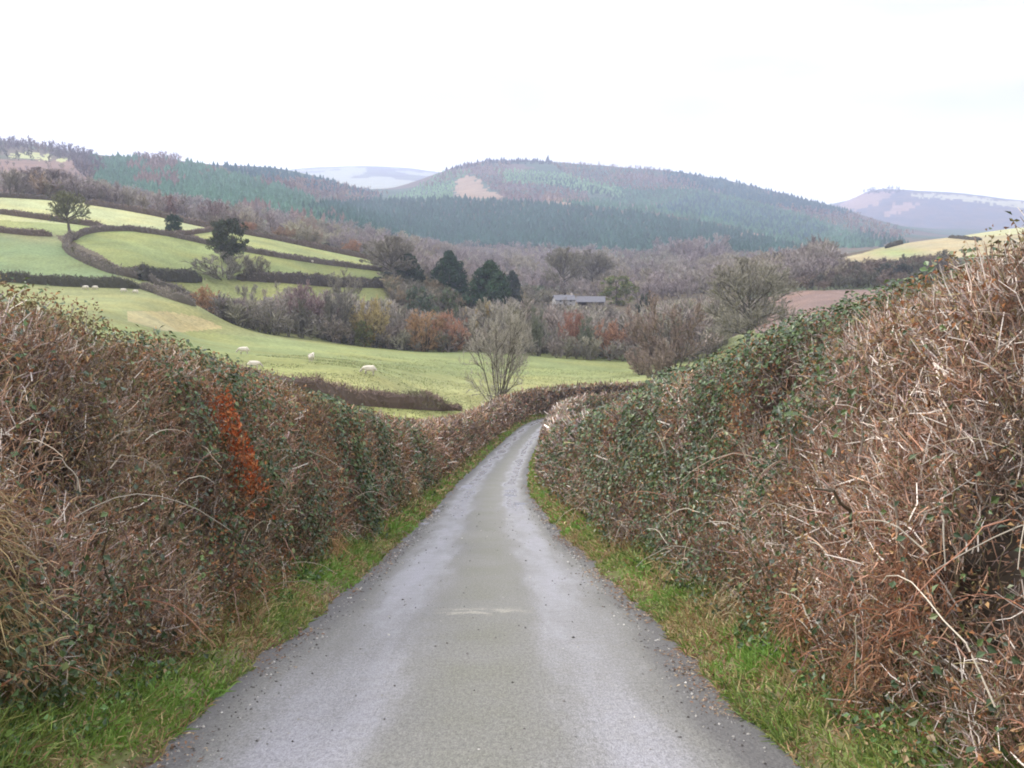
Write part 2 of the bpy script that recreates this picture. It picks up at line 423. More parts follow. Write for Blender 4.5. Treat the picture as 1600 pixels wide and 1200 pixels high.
    for k, nm in enumerate(names):
        m = zone == k
        if not m.any(): continue
        q = Q[m]; u, inv = np.unique(q, return_inverse=True)
        me = bpy.data.meshes.new(nm); v = V[u]; idx = inv.reshape(-1)
        me.vertices.add(len(v)); me.vertices.foreach_set('co', v.astype(np.float32).ravel())
        nq = len(q); extra = 0
        if k == 1:
            pass
        me.loops.add(nq * 4); me.loops.foreach_set('vertex_index', idx.astype(np.int32))
        me.polygons.add(nq); me.polygons.foreach_set('loop_start', (np.arange(nq) * 4).astype(np.int32))
        me.polygons.foreach_set('use_smooth', np.ones(nq, bool))
        a = me.attributes.new('col', 'FLOAT_COLOR', 'FACE')
        a.data.foreach_set('color', np.concatenate([colr[m], np.ones((nq, 1))], 1).astype(np.float32).ravel())
        me.update(calc_edges=True); me.materials.append(M_LAND)
        o = bpy.data.objects.new(nm, me); COL.objects.link(o); tag(o, kind='structure')
build_land()

# ------------------------------------------------------------------ road and verges
def road_mat():
    m, nt, b = new_mat('lane_asphalt')
    L = nt.links; N = nt.nodes.new
    uv = N('ShaderNodeUVMap'); uv.uv_map = 'lane'
    sep = N('ShaderNodeSeparateXYZ'); L.new(uv.outputs[0], sep.inputs[0])
    def math_(op, a, b_=None, c=None):
        n = N('ShaderNodeMath'); n.operation = op
        for i, q in enumerate((a, b_, c)):
            if q is None: continue
            if isinstance(q, (int, float)): n.inputs[i].default_value = q
            else: L.new(q, n.inputs[i])
        return n.outputs[0]
    def noise(scale, det, vec=None, rough=.6):
        n = N('ShaderNodeTexNoise'); n.inputs['Scale'].default_value = scale; n.inputs['Detail'].default_value = det; n.inputs['Roughness'].default_value = rough
        L.new(vec if vec is not None else uv.outputs[0], n.inputs['Vector']); return n.outputs[0]
    def rng_(v, a, b_, c, d, smooth=True):
        n = N('ShaderNodeMapRange'); n.interpolation_type = 'SMOOTHSTEP' if smooth else 'LINEAR'
        for i, q in enumerate((a, b_, c, d)): n.inputs[i + 1].default_value = q
        L.new(v, n.inputs[0]); return n.outputs[0]
    mp = N('ShaderNodeMapping'); mp.inputs['Scale'].default_value = (1, .16, 1); L.new(uv.outputs[0], mp.inputs[0])
    streak = noise(1.6, 5, mp.outputs[0])
    u = math_('ADD', sep.outputs[0], math_('MULTIPLY', math_('SUBTRACT', streak, .5), .95))
    au = math_('ABSOLUTE', u)
    track = rng_(math_('ABSOLUTE', math_('SUBTRACT', au, .88)), .08, .52, 1, 0)
    track = math_('MULTIPLY', track, rng_(noise(1.1, 5, mp.outputs[0]), .32, .62, .35, 1))
    edge = rng_(au, 1.28, 1.62, 0, 1)
    big = noise(.55, 4)
    mid = noise(5, 5)
    mg = N('ShaderNodeMapping'); mg.inputs['Scale'].default_value = (1, .38, 1); L.new(uv.outputs[0], mg.inputs[0])
    fine = noise(95, 3, mg.outputs[0], .8)
    vor = N('ShaderNodeTexVoronoi'); vor.inputs['Scale'].default_value = 70; L.new(uv.outputs[0], vor.inputs['Vector'])
    def mix(fac, c1, c2, mode='MIX'):
        n = N('ShaderNodeMix'); n.data_type = 'RGBA'; n.blend_type = mode
        if isinstance(fac, (int, float)): n.inputs[0].default_value = fac
        else: L.new(fac, n.inputs[0])
        for i, c in ((6, c1), (7, c2)):
            if isinstance(c, tuple): n.inputs[i].default_value = (*c, 1)
            else: L.new(c, n.inputs[i])
        return n.outputs[2]
    c = mix(track, (.17, .168, .154), (.30, .297, .318))  # wheel tracks paler and lavender: the sky's sheen put into their colour
    c = mix(rng_(mid, .42, .7, 0, .30), c, (.21, .206, .18))
    c = mix(math_('MULTIPLY', edge, .8), c, (.095, .092, .092))
    # mossy middle and pale grit washed across
    moss = math_('MULTIPLY', rng_(au, .1, .55, 1, 0), rng_(big, .36, .62, .15, .75))
    c = mix(moss, c, (.145, .145, .112))
    v = sep.outputs[1]
    wash = math_('MULTIPLY', rng_(math_('ABSOLUTE', math_('SUBTRACT', math_('ADD', v, math_('MULTIPLY', mid, 1.4)), 10.8)), .05, .3, 1, 0), rng_(math_('ABSOLUTE', math_('SUBTRACT', sep.outputs[0], 0.0)), .2, .62, 1, 0))
    c = mix(math_('MULTIPLY', math_('MULTIPLY', wash, rng_(mid, .38, .58, 0, 1)), .5), c, (.40, .38, .31))
    sp = N('ShaderNodeVectorMath'); sp.operation = 'SCALE'; L.new(c, sp.inputs[0])
    g2 = math_('ADD', math_('MULTIPLY', fine, .6), math_('MULTIPLY', noise(40, 3, mg.outputs[0], .75), .4)); L.new(rng_(g2,   .40, .60, .62, 1.42, False), sp.inputs['Scale']); c = sp.outputs[0]
    grit = rng_(vor.outputs['Distance'], .06, .13, 1, 0)
    vcol = N('ShaderNodeSeparateColor'); L.new(vor.outputs['Color'], vcol.inputs[0])
    grit = math_('MULTIPLY', grit, math_('GREATER_THAN', vcol.outputs[0], .90))
    c = mix(grit, c, (.55, .53, .48))
    L.new(c, b.inputs['Base Color'])
    wet = rng_(v, 12, 45, 0, .8)
    rough = math_('SUBTRACT', rng_(track, 0, 1, .72, .42), math_('MULTIPLY', math_('MULTIPLY', wet, track), .35))
    rough = math_('ADD', rough, math_('MULTIPLY', math_('SUBTRACT', mid, .5), .2))
    rough = math_('MAXIMUM', rough, .2)
    L.new(rough, b.inputs['Roughness'])
    b.inputs['Specular IOR Level'].default_value = .5
    bp = N('ShaderNodeBump'); bp.inputs['Strength'].default_value = .55; bp.inputs['Distance'].default_value = .012
    L.new(fine, bp.inputs['Height']); L.new(bp.outputs[0], b.inputs['Normal'])
    return m

def strip(name, s, tt, hfun, mat, col=None, uvname=None, kind='structure'):
    S, T = np.meshgrid(s, tt, indexing='ij')
    P = lane_pt(S, T, hfun(S, T)); ns, nt_ = S.shape
    i = np.arange(ns - 1)[:, None]; j = np.arange(nt_ - 1)[None]
    q = np.stack([i * nt_ + j, i * nt_ + j + 1, (i + 1) * nt_ + j + 1, (i + 1) * nt_ + j], -1).reshape(-1, 4)
    mb = MB(); mb.add(P.reshape(-1, 3), q, col(S, T).reshape(-1, 3) if col else (.2, .2, .2))
    o = mb.build(name, mat, smooth=True); tag(o, kind=kind)
    if uvname:
        uv = o.data.uv_layers.new(name=uvname)
        vi = np.empty(len(o.data.loops), np.int32); o.data.loops.foreach_get('vertex_index', vi)
        uv.data.foreach_set('uv', np.stack([T.ravel()[vi], S.ravel()[vi]], 1).astype(np.float32).ravel())
    return o
def edge_w(s, side): return HALF + (fbm(s * .8, s * 0 + side * 7.3, 41) - .5) * .28 + (vnoise(s * 4, s * 0 + side * 3.1, 43) - .5) * .10
s_road = np.concatenate([np.arange(-12, 30, .15), np.arange(30, 215, .6)])
def camber(S, T): return .035 * (1 - (T / HALF) ** 2) - .012 * np.exp(-((np.abs(T) - .85) / .25) ** 2)
strip('lane', s_road, np.linspace(-2.0, 2.0, 41), camber, road_mat(), uvname='lane')
def bank_h(S, T):
    a = np.abs(T); side = np.sign(T)
    e = edge_w(S, np.where(side > 0, 1., 2.))
    d = a - e
    h = .01 + .13 * sstep(0, .28, d) + .22 * sstep(.35, 1.0, d) + .5 * sstep(.8, 2.6, d)
    h = h + ((fbm(S * 2.2, T * 2.2, 51) - .5) * .16 + (vnoise(S * 9, T * 9, 53) - .5) * .04) * sstep(0, .4, d)
    return np.where(d < 0, -.10 + d * .3, h)
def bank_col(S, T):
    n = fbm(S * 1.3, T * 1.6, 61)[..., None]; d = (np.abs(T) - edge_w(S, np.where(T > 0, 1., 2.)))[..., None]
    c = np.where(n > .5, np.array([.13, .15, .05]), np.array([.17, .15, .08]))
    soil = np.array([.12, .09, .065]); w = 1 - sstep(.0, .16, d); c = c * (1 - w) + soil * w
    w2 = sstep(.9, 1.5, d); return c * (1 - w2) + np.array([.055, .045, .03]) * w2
M_VERGE = veg_mat('verge_soil', .9, .1, vary=.35, scale=9)
s_v = np.concatenate([np.arange(-8, 26, .1), np.arange(26, 70, .3), np.arange(70, 215, .8)])
tv = np.concatenate([np.arange(1.4, 3.0, .07), np.linspace(3.05, 4.7, 10)])
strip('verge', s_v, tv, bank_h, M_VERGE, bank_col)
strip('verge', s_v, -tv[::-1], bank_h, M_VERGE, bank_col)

# puddles lying in the wheel tracks
def water_mat():
    m, nt, b = new_mat('puddle_water'); b.inputs['Base Color'].default_value = (.10, .10, .10, 1); b.inputs['Roughness'].default_value = .06; b.inputs['Specular IOR Level'].default_value = .6
    no = nt.nodes.new('ShaderNodeTexNoise'); no.inputs['Scale'].default_value = 4
    bp = nt.nodes.new('ShaderNodeBump'); bp.inputs['Strength'].default_value = .04; nt.links.new(no.outputs[0], bp.inputs['Height']); nt.links.new(bp.outputs[0], b.inputs['Normal'])
    return m
M_WATER = water_mat()
for (s, t, a, b_) in ((43.0, -1.1, .2, .22), (43.6, -1.05, .22, .28), (44.2, -1.05, .2, .24), (41.6, -1.25, .16, .12), (32.6, 1.12, .18, .24), (33.1, 1.1, .16, .18), (37.5, .85, .2, .28), (38.1, .8, .18, .22), (40.6, .85, .2, .24), (29.5, -1.5, .15, .10), (24.5, -1.52, .14, .10)):
    th = np.linspace(0, 2 * math.pi, 28, endpoint=False); k = 1 + .35 * (vnoise(np.cos(th) * 1.5 + s, np.sin(th) * 1.5, 3) - .5) * 2
    S = s + np.cos(th) * a * k * .7; T = t + np.sin(th) * b_ * k
    P = lane_pt(S, T); C = lane_pt(np.array([s]), np.array([t])); zl = C[0, 2] + camber(np.array([s]), np.array([t]))[0] + .02; P[:, 2] = zl; C[:, 2] = zl
    mb = MB(); mb.add(np.concatenate([P, C]), np.stack([np.arange(28), (np.arange(28) + 1) % 28, np.full(28, 28)], 1), (.1, .1, .1))
    tag(mb.build('puddle', M_WATER), kind='structure')

# ------------------------------------------------------------------ verge grass and ground cover
GREEN = [(.15,.235,.05),(.20,.29,.06),(.13,.18,.05),(.28,.30,.085)]
STRAW = [(.46,.37,.19),(.38,.28,.14),(.32,.19,.10)]
def verge_plants():
    g = MB(); lv = MB()
    for (s0, s1, n, hb, wb, K) in ((1.5, 6, 46000, .11, .0045, 3), (6, 11, 36000, .12, .006, 3), (11, 20, 24000, .13, .009, 3), (20, 38, 20000, .14, .016, 2), (38, 75, 15000, .16, .035, 2), (75, 135, 10000, .2, .07, 2)):
        s = rng.uniform(s0, s1, n); side = rng.choice([-1., 1.], n)
        e = edge_w(s, np.where(side > 0, 1., 2.))
        d = rng.random(n) ** 1.25 * 1.05 + .0
        cl = fbm(s * 1.7, d * 2.2 + side * 9, 71)
        keep = rng.random(n) < .3 + 1.5 * (cl - .22); keep &= rng.random(n) < sstep(-.05, .08, d) + .10
        s, side, d, e, cl = s[keep], side[keep], d[keep], e[keep], cl[keep]; m = len(s)
        P = lane_pt(s, side * (e + d), 0 * s); P[:, 2] += bank_h(s, side * (e + d)) - .01
        tall = .55 + 1.0 * sstep(.1, .6, d) + .8 * (cl - .4)
        L = hb * tall * rng.uniform(.5, 1.5, m)
        dr = unit(np.stack([rng.normal(size=m) * .6, rng.normal(size=m) * .6, np.full(m, .9)], 1))
        pts = curves(P, dr, L, K, .8, .12, -.5)
        straw = rng.random(m) < .12 + .55 * sstep(.42, .62, fbm(s * .9, d * 1.5 + side * 4, 73) + .12 * sstep(.35, .7, d) * (s < 9))
        c = np.where(straw[:, None], pick(STRAW, m), pick(GREEN, m, [3, 3, 2, 2]))
        bright = sstep(.48, .6, fbm(s * .55, d * .8 + side * 2, 75))[:, None] * (d < .55)[:, None]
        c = np.where(straw[:, None], c, c * (1 - bright * .6) + np.array([.17, .34, .05]) * bright * .6)
        w = np.stack([np.full(m, wb), np.full(m, wb * .8)] + ([np.full(m, wb * .2)] if K == 3 else []), 1)
        tubes(g, pts, w, c, 2)
    # broad-leaved plants at the hedge foot
    for (s0, s1, n, sz) in ((1.5, 6, 11000, .035), (6, 12, 9000, .04), (12, 24, 7000, .06), (24, 60, 5000, .11)):
        s = rng.uniform(s0, s1, n); side = rng.choice([-1., 1.], n, p=[.62, .38]); d = rng.uniform(.3, 1.45, n)
        cl = fbm(s * 1.1, d * 1.5 + side * 5, 81); k = cl > .47
        s, side, d, cl = s[k], side[k], d[k], cl[k]; m = len(s); e = edge_w(s, np.where(side > 0, 1., 2.))
        P = lane_pt(s, side * (e + d)); P[:, 2] += bank_h(s, side * (e + d)) + rng.random(m) ** 1.5 * (.12 + (.35 + .5 * (side < 0) * (s < 9)) * sstep(.4, 1.1, d))
        leaves(lv, P, rand_dir(m) * .7 + np.array([0, 0, .8]), sz * rng.uniform(.6, 1.5, m), pick([(.08,.17,.045),(.11,.21,.055),(.07,.12,.05),(.16,.24,.06),(.36,.26,.14)], m, [3, 3, 3, 1.5, .8]), .8, .15)
    # fallen leaves and bits along the lane edges
    litter = MB()
    for (s0, s1, n, sz) in ((2, 8, 3600, .026), (8, 20, 2600, .04), (20, 45, 1200, .075)):
        s = rng.uniform(s0, s1, n); side = rng.choice([-1., 1.], n, p=[.3, .7]); e = edge_w(s, np.where(side > 0, 1., 2.)); d = rng.normal(size=n) * .13 - .01
        k = fbm(s * .8, side, 91) > .42; s, side, d, e = s[k], side[k], d[k], e[k]; m = len(s)
        P = lane_pt(s, side * (e + d)); P[:, 2] += np.maximum(bank_h(s, side * (e + d)), camber(s, side * (e + d))) + .012
        leaves(litter, P, rand_dir(m) * .35 + np.array([0, 0, 1.]), sz * rng.uniform(.4, 1.3, m), pick([(.23,.13,.08),(.30,.20,.13),(.14,.09,.06),(.42,.34,.24)], m), .5, .12)
    # dead bracken and bleached grass hanging at the hedge foot
    for (s_, t_, h_, n, L, pal) in ((4.75, -2.36, 1.25, 420, .26, STRAW), (4.8, -2.3, .75, 420, .24, STRAW), (5.6, -2.2, .3, 300, .2, STRAW), (8.4, 2.25, .22, 380, .17, [(.55,.46,.30),(.46,.36,.2)]), (6.6, 2.25, .5, 260, .2, [(.38,.20,.11),(.46,.27,.15)]), (5.3, 2.2, .35, 260, .22, [(.36,.17,.09),(.48,.30,.18)]), (5.0, 2.3, .9, 260, .22, [(.34,.15,.08),(.44,.25,.15)]), (7.2, -2.2, .3, 260, .2, [(.40,.25,.12),(.33,.19,.1)]), (9.3, -2.2, .35, 220, .2, [(.36,.18,.09),(.3,.16,.1)]), (11.2, 2.1, .2, 220, .16, STRAW), (14, -2.15, .3, 260, .2, [(.42,.26,.13),(.34,.2,.1)]), (30, -2.3, .8, 260, .34, [(.45,.32,.16),(.38,.25,.12)])):
        k = 1 + s_ / 18
        P = lane_pt(s_ + rng.normal(size=n) * .15 * k, t_ + rng.normal(size=n) * .06, h_ + rng.normal(size=n) * .16)
        dr = unit(rand_dir(n) * 1.0 + np.array([-np.sign(t_) * .35, 0, .1]))
        tubes(g, curves(P, dr, L * rng.uniform(.3, 1.3, n), 4, .9, .22, -1.3), .0026 * k * np.array([[1, 1, .8, .3]]), pick(pal, n), 2)
    # loose chippings swept to the edges of the lane
    ch = MB(); n = 2600; s = 2.5 + 30 * rng.random(n) ** 1.8; side = rng.choice([-1., 1.], n); t = side * np.clip(1.62 - np.abs(rng.normal(size=n)) * .16, 0, 1.75)
    r_ = rng.random(n) < .15; t[r_] = rng.uniform(-1.3, 1.3, r_.sum())
    P = lane_pt(s, t, camber(s, t) + .003); o8 = np.array([(1,0,0),(0,1,0),(-1,0,0),(0,-1,0),(0,0,.8),(0,0,-.4)], float)
    V = P[:, None] + o8[None] * (rng.uniform(.4, 1.4, (n, 6, 1)) * (.0045 * (1 + s / 10) * rng.uniform(.5, 1.8, n))[:, None, None])
    f8 = np.array([(0,1,4),(1,2,4),(2,3,4),(3,0,4),(1,0,5),(2,1,5),(3,2,5),(0,3,5)])
    ch.add(V.reshape(-1, 3), (f8[None] + (np.arange(n) * 6)[:, None, None]).reshape(-1, 3), np.repeat(pick([(.22,.21,.20),(.34,.33,.31),(.14,.13,.125),(.5,.48,.44)], n), 6, 0))
    tag(ch.build('loose_chippings', M_VERGE), 'small grey stone chippings lying along the edges of the lane', 'chippings', kind='stuff')
    # tussocks in the sheep meadow and the strip below it
    tf = MB(); n = 42000; px_ = rng.uniform(380, 1000, n); rr_ = 88 + 130 * rng.random(n) ** 1.3; P = at_range(px_, rr_); xx, yy = project(P)
    k = (fbm(P[:, 0] / 6, P[:, 1] / 6, 191) > .44) & (yy > 555); ls, lt = lane_coords(P[:, 0], P[:, 1]); k &= np.abs(lt) > 5.2; P = P[k]; n = len(P)
    tubes(tf, curves(P, unit(rand_dir(n) * .7 + np.array([0, 0, 1.])), rng.uniform(.06, .16, n), 2), np.array([[.05, .02]]), pick([(.18,.22,.08),(.22,.24,.10),(.26,.25,.12),(.15,.19,.065)], n), 2)
    tag(tf.build('meadow_tussocks', M_GRASS), 'short grass tussocks over the sheep meadow', 'grass', kind='stuff')
    tag(g.build('verge_grass', M_GRASS), 'rough green and straw coloured grass along both edges of the lane', 'grass', kind='stuff')
    tag(lv.build('ground_cover', M_IVY), 'low green leafy plants on the banks at the foot of the hedges', 'ground cover', kind='stuff')
    tag(litter.build('leaf_litter', M_DEAD), 'brown fallen leaves and bits along the lane edges', 'leaf litter', kind='stuff')
verge_plants()

# ------------------------------------------------------------------ the two lane hedges
PROF = np.array([(2.26, .06), (2.27, .5), (2.42, 1.25), (2.58, 1.95), (2.78, 2.42), (3.1, 2.66), (3.5, 2.72), (3.9, 2.62), (4.15, 2.2), (4.25, 1.2), (4.3, .3)])
_pa = np.concatenate([[0], np.cumsum(np.linalg.norm(np.diff(PROF, axis=0), axis=1))]); PERI = _pa[-1]
def hedge_surface(side, s, q, scale_h):
    """point and outward normal on a hedge: s along the lane, q metres around its section from the inner foot"""
    t = np.interp(q, _pa, PROF[:, 0]); h = np.interp(q, _pa, PROF[:, 1])
    t2 = np.interp(q + .05, _pa, PROF[:, 0]) - np.interp(q - .05, _pa, PROF[:, 0]); h2 = np.interp(q + .05, _pa, PROF[:, 1]) - np.interp(q - .05, _pa, PROF[:, 1])
    nt_, nh = -h2, t2; l = np.hypot(nt_, nh) + 1e-9; nt_, nh = nt_ / l, nh / l
    lump = (fbm(s * .7, q * .9 + side * 10, 101) - .5) * .5 + (fbm(s * 2.3, q * 2.3 + side * 20, 103) - .5) * .24
    hs = scale_h(s)
    t = t - (.17 if side > 0 else .06) * (1 - sstep(8, 13, s)) * (1 - sstep(.5, 1.5, q))
    t = t + nt_ * lump; h = h * hs + nh * lump * .8
    P = lane_pt(s, side * t, h)
    nx = np.interp(s, LS, LN[:, 0]) * side; ny = np.interp(s, LS, LN[:, 1]) * side
    N = np.stack([nx * nt_, ny * nt_, nh], -1)
    return P, N
BANDS = [ # s0, s1, twigs, length, radius, sides, K
 (-2.5, 2.5, 2500, .40, .0040, 2, 3),
 (2.5, 5, 34000, .23, .0026, 3, 3),
 (5, 8, 48000, .24, .0029, 3, 3),
 (8, 12, 42000, .26, .0036, 3, 3),
 (12, 18, 38000, .29, .0055, 2, 3),
 (18, 28, 30000, .34, .0085, 2, 3),
 (28, 45, 20000, .48, .015, 2, 2),
 (45, 75, 18000, .55, .026, 2, 2),
 (75, 120, 15000, .65, .045, 2, 2),
 (120, 205, 12000, .8, .06, 2, 2)]
BROWN = np.array([(.20,.145,.105),(.31,.175,.115),(.42,.35,.29),(.62,.56,.49),(.27,.225,.115),(.32,.24,.23),(.40,.255,.165)])
def lane_hedge(side, hfun, label):
    root = empty('hedge', lane_pt(np.array([20.]), np.array([side * 3.3]))[0])
    off = np.array(root.location)
    st, iv, dl, br, core = MB(), MB(), MB(), MB(), MB()
    # solid core within the surface, dark colour standing for shade between the twigs
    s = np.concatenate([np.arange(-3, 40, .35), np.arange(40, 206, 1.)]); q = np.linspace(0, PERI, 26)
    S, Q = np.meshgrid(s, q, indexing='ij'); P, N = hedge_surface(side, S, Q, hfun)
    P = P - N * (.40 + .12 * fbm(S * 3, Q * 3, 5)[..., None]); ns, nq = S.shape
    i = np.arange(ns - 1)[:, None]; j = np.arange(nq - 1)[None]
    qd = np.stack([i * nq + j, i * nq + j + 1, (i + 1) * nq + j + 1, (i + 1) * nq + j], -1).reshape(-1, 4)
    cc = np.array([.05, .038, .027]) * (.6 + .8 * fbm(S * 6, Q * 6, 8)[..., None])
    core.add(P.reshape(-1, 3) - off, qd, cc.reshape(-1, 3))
    for (s0, s1, n, L, r, sides, K) in BANDS:
        if side < 0 or s1 <= 5 or True:
            pass
        s = rng.uniform(s0, s1, n); q = rng.uniform(0, PERI * (.78 if s0 < 60 else .86), n)
        hol = sstep(.30, .50, fbm(s * 2.1 + side * 3, q * 2.1, 171)) * sstep(-.1, .45, fbm(s * .8, q * .9 + side * 8, 173))
        kp = rng.random(n) < .22 + .9 * hol; s, q = s[kp], q[kp]; n = len(s)
        P, N = hedge_surface(side, s, q, hfun)
        dep = rng.random(n) ** 1.1 * .36; P = P - N * (dep[:, None] + .09)
        up = np.array([0, 0, 1.]); tan = np.stack([np.interp(s, LS, LT[:, 0]), np.interp(s, LS, LT[:, 1]), 0 * s], -1)
        kind = rng.random(n)
        d = np.where((kind < .42)[:, None], N * .35 + up * .75 + rand_dir(n) * .6, np.where((kind < .8)[:, None], tan * rng.choice([-1, 1], (n, 1)) * .8 + rand_dir(n) * .8 + N * .15, N * .6 + rand_dir(n) * .8))
        # hard trimmed: growth near the top leans along the cut
        d = unit(d)
        LL = L * .82 * rng.uniform(.3, 1.25, n) * np.where(kind > .8, .6, 1.)
        pts = curves(P, d, LL, K, .9, .22)
        n1 = fbm(s * .45, q * .5 + side * 3, 111); n2 = fbm(s * 1.6, q * 1.8 + side * 5, 113)
        wts = np.stack([1.6 + 0 * s, 1.0 + (5 if side < 0 else 3.5) * sstep(.5, .66, n1) + 1.2 * (side > 0) * (1 - sstep(5.5, 8.5, s)), .9 + 0 * s, .45 + (.9 if side > 0 else .4) * (dep < .10), .5 + (2.4 if side < 0 else .7) * sstep(.45, .6, n2), .8 + (2.2 if side > 0 else .5) * sstep(4, 26, s), .9 + (1.6 if side < 0 else 0.0) + 0 * s], 1)
        wts /= wts.sum(1, keepdims=True); kx = (wts.cumsum(1) < rng.random((n, 1))).sum(1).clip(0, 6)
        c = BROWN[kx] * (.90 if side < 0 else (.92 + .12 * sstep(6, 10, s))[:, None]) * (.62 + .76 * sstep(.3, .7, fbm(s * .9 + 40, q * 1.1 + side * 6, 151)))[:, None] * (1 + .28 * rng.normal(size=(n, 1))).clip(.4, 1.9)
        outer_lit = sstep(.25, 0, dep)[:, None]; c = c * (.85 + .3 * outer_lit)  # outer twigs lightened, deeper ones darkened: light and shade put into the colour
        rr = r * rng.uniform(.55, 1.5, n) * np.where(kx == 3, 1.25, 1.)
        taper = np.linspace(1.15, .55, K)[None]
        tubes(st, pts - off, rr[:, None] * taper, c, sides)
        # a few thick old stems and cut ends
        if s0 >= 2 and s1 <= 30:
            m = int((s1 - s0) * 22); sx = rng.uniform(s0, s1, m); qx = rng.uniform(0, PERI * .7, m); Px, Nx = hedge_surface(side, sx, qx, hfun)
            Px = Px - Nx * (rng.uniform(.0, .25, (m, 1)) + np.where(qx > 1.5, .32, 0.)[:, None]); tn = np.stack([np.interp(sx, LS, LT[:, 0]), np.interp(sx, LS, LT[:, 1]), 0 * sx], -1)
            low = (qx < 1.9)[:, None]
            dd = unit(np.where(low, up + rand_dir(m) * .45, tn * rng.choice([-1, 1], (m, 1)) + Nx * .2 + rand_dir(m) * .7))
            pp = curves(Px, dd, rng.uniform(.2, .55, m), 5, .9, .22)
            tubes(st, pp - off, (rng.uniform(.006, .013, m))[:, None] * np.linspace(1.1, .6, 5)[None], pick([(.2,.16,.12),(.36,.31,.26),(.13,.10,.06),(.17,.15,.07)], m), 5)
            # long bramble and dog-rose stems arching out
            m = int((s1 - s0) * (9 if side > 0 else 6)); sx = rng.uniform(s0, s1, m); qx = rng.uniform(.1, 1.7, m); Px, Nx = hedge_surface(side, sx, qx, hfun)
            tn = np.stack([np.interp(sx, LS, LT[:, 0]), np.interp(sx, LS, LT[:, 1]), 0 * sx], -1)
            dd = unit(Nx * .22 + up * .35 + tn * rng.normal(size=(m, 1)) * .9 + rand_dir(m) * .3)
            pp = curves(Px, dd, rng.uniform(.4, 1.1, m), 9, .6, .08, -1.3)
            pp = pp - off
            tubes(br, pp, (rng.uniform(.0028, .005, m))[:, None] * np.linspace(1.1, .5, 9)[None], pick([(.40,.33,.24),(.30,.14,.085),(.22,.12,.09),(.48,.43,.34)], m), 4)
    # leaves
    for (s0, s1, n, sz) in ((2.5, 6, 26000, .036), (6, 10, 34000, .040), (10, 16, 32000, .048), (16, 26, 26000, .07), (26, 45, 20000, .11), (45, 80, 14000, .18), (80, 150, 9000, .3)):
        s = rng.uniform(s0, s1, n); q = rng.uniform(0, PERI * .8, n)
        n1 = fbm(s * .35 + side * 50, q * .55, 121); n2 = fbm(s * 1.5, q * 1.6 + side * 9, 123); n3 = fbm(s * 5, q * 5, 125)
        if side > 0:   # the right hedge is evergreen with ivy and holly through its middle length
            big = sstep(5.6, 8.5, s) * (1 - .55 * sstep(22, 40, s)) * (.35 + .65 * sstep(.6, 1.5, q)) + .10
            p = .72 * big * sstep(.34, .56, n1 * .5 + n2 * .5) * (.35 + .8 * sstep(.35, .6, n3))
        else:
            spot = np.exp(-((s - 11.3) / .6) ** 2) * sstep(.3, .8, q) + .7 * np.exp(-((s - 9.3) / .25) ** 2) + .7 * np.exp(-((s - 13.2) / .6) ** 2) + .8 * np.exp(-((s - 19) / 1.4) ** 2) + .8 * np.exp(-((s - 24.5) / 1.2) ** 2)
            spot = spot + .8 * np.exp(-((s - 5.0) / 1.0) ** 2) * (1 - sstep(.5, 1.2, q)) + .7 * np.exp(-((s - 36) / 3) ** 2)
            p = (np.clip(spot, 0, 1) * .85 + .05) * sstep(.32, .5, n2 * .6 + n3 * .4)
            orange = np.exp(-((s - 10.25) / .36) ** 4) * sstep(1.05, 1.3, q) * (1 - sstep(2.1, 2.3, q)); p = p * (1 - .8 * orange)
        k = rng.random(n) < p; P, N = hedge_surface(side, s[k], q[k], hfun); m = k.sum()
        P = P + N * rng.uniform(-.12, .16, (m, 1))
        leaves(iv, P - off, N * .9 + rand_dir(m) * .8 + np.array([0, 0, .35]), sz * rng.uniform(.6, 1.5, m), pick([(.05,.088,.034),(.07,.115,.04),(.10,.15,.045),(.065,.09,.055),(.16,.19,.075)], m, [3, 3, 2, 2, .8]), .8, .16)
        # dead leaves still held
        pd = .07 + .20 * sstep(.55, .7, fbm(s * .8, q * .9 + side * 31, 131))
        if side > 0: pd = pd + .25 * (np.exp(-((s - 9.6) / .22) ** 2 - ((q - 1.75) / .22) ** 2) * 3) + .10 * (1 - sstep(5.2, 7, s)) * sstep(.45, .62, n1)
        else: pd = pd + orange * 1.0 + .30 * np.exp(-((s - 9.9) / .4) ** 2 - ((q - 2.25) / .15) ** 2) + .2 * np.exp(-((s - 8.6) / .25) ** 2 - ((q - .7) / .4) ** 2)
        kb = rng.random(n) < (.30 if side < 0 else .12) * (.3 + 1.4 * sstep(.4, .6, fbm(s * 1.3 + 7, q * 1.2 + side, 161))); Pb, Nb = hedge_surface(side, s[kb], q[kb], hfun); mb_ = kb.sum()
        leaves(dl, Pb + Nb * rng.uniform(-.15, .12, (mb_, 1)) - off, Nb * .5 + rand_dir(mb_), sz * .75 * rng.uniform(.4, 1.3, mb_), pick([(.21,.155,.085),(.25,.20,.10),(.17,.115,.07),(.30,.22,.13),(.15,.14,.06)], mb_), .5, .3)
        k = rng.random(n) < pd; P, N = hedge_surface(side, s[k], q[k], hfun); m = k.sum()
        P = P + N * rng.uniform(-.12, .15, (m, 1))
        c = pick([(.27,.125,.065),(.36,.18,.085),(.25,.14,.085),(.42,.28,.14),(.21,.12,.08)], m)
        if side < 0:
            o_ = orange[k][:, None]; c = c * (1 - o_) + pick([(.48,.115,.03),(.40,.085,.025),(.55,.20,.07),(.32,.07,.025)], m) * o_
        leaves(dl, P - off, N * .6 + rand_dir(m), sz * .85 * rng.uniform(.5, 1.4, m), c, .55, .3)
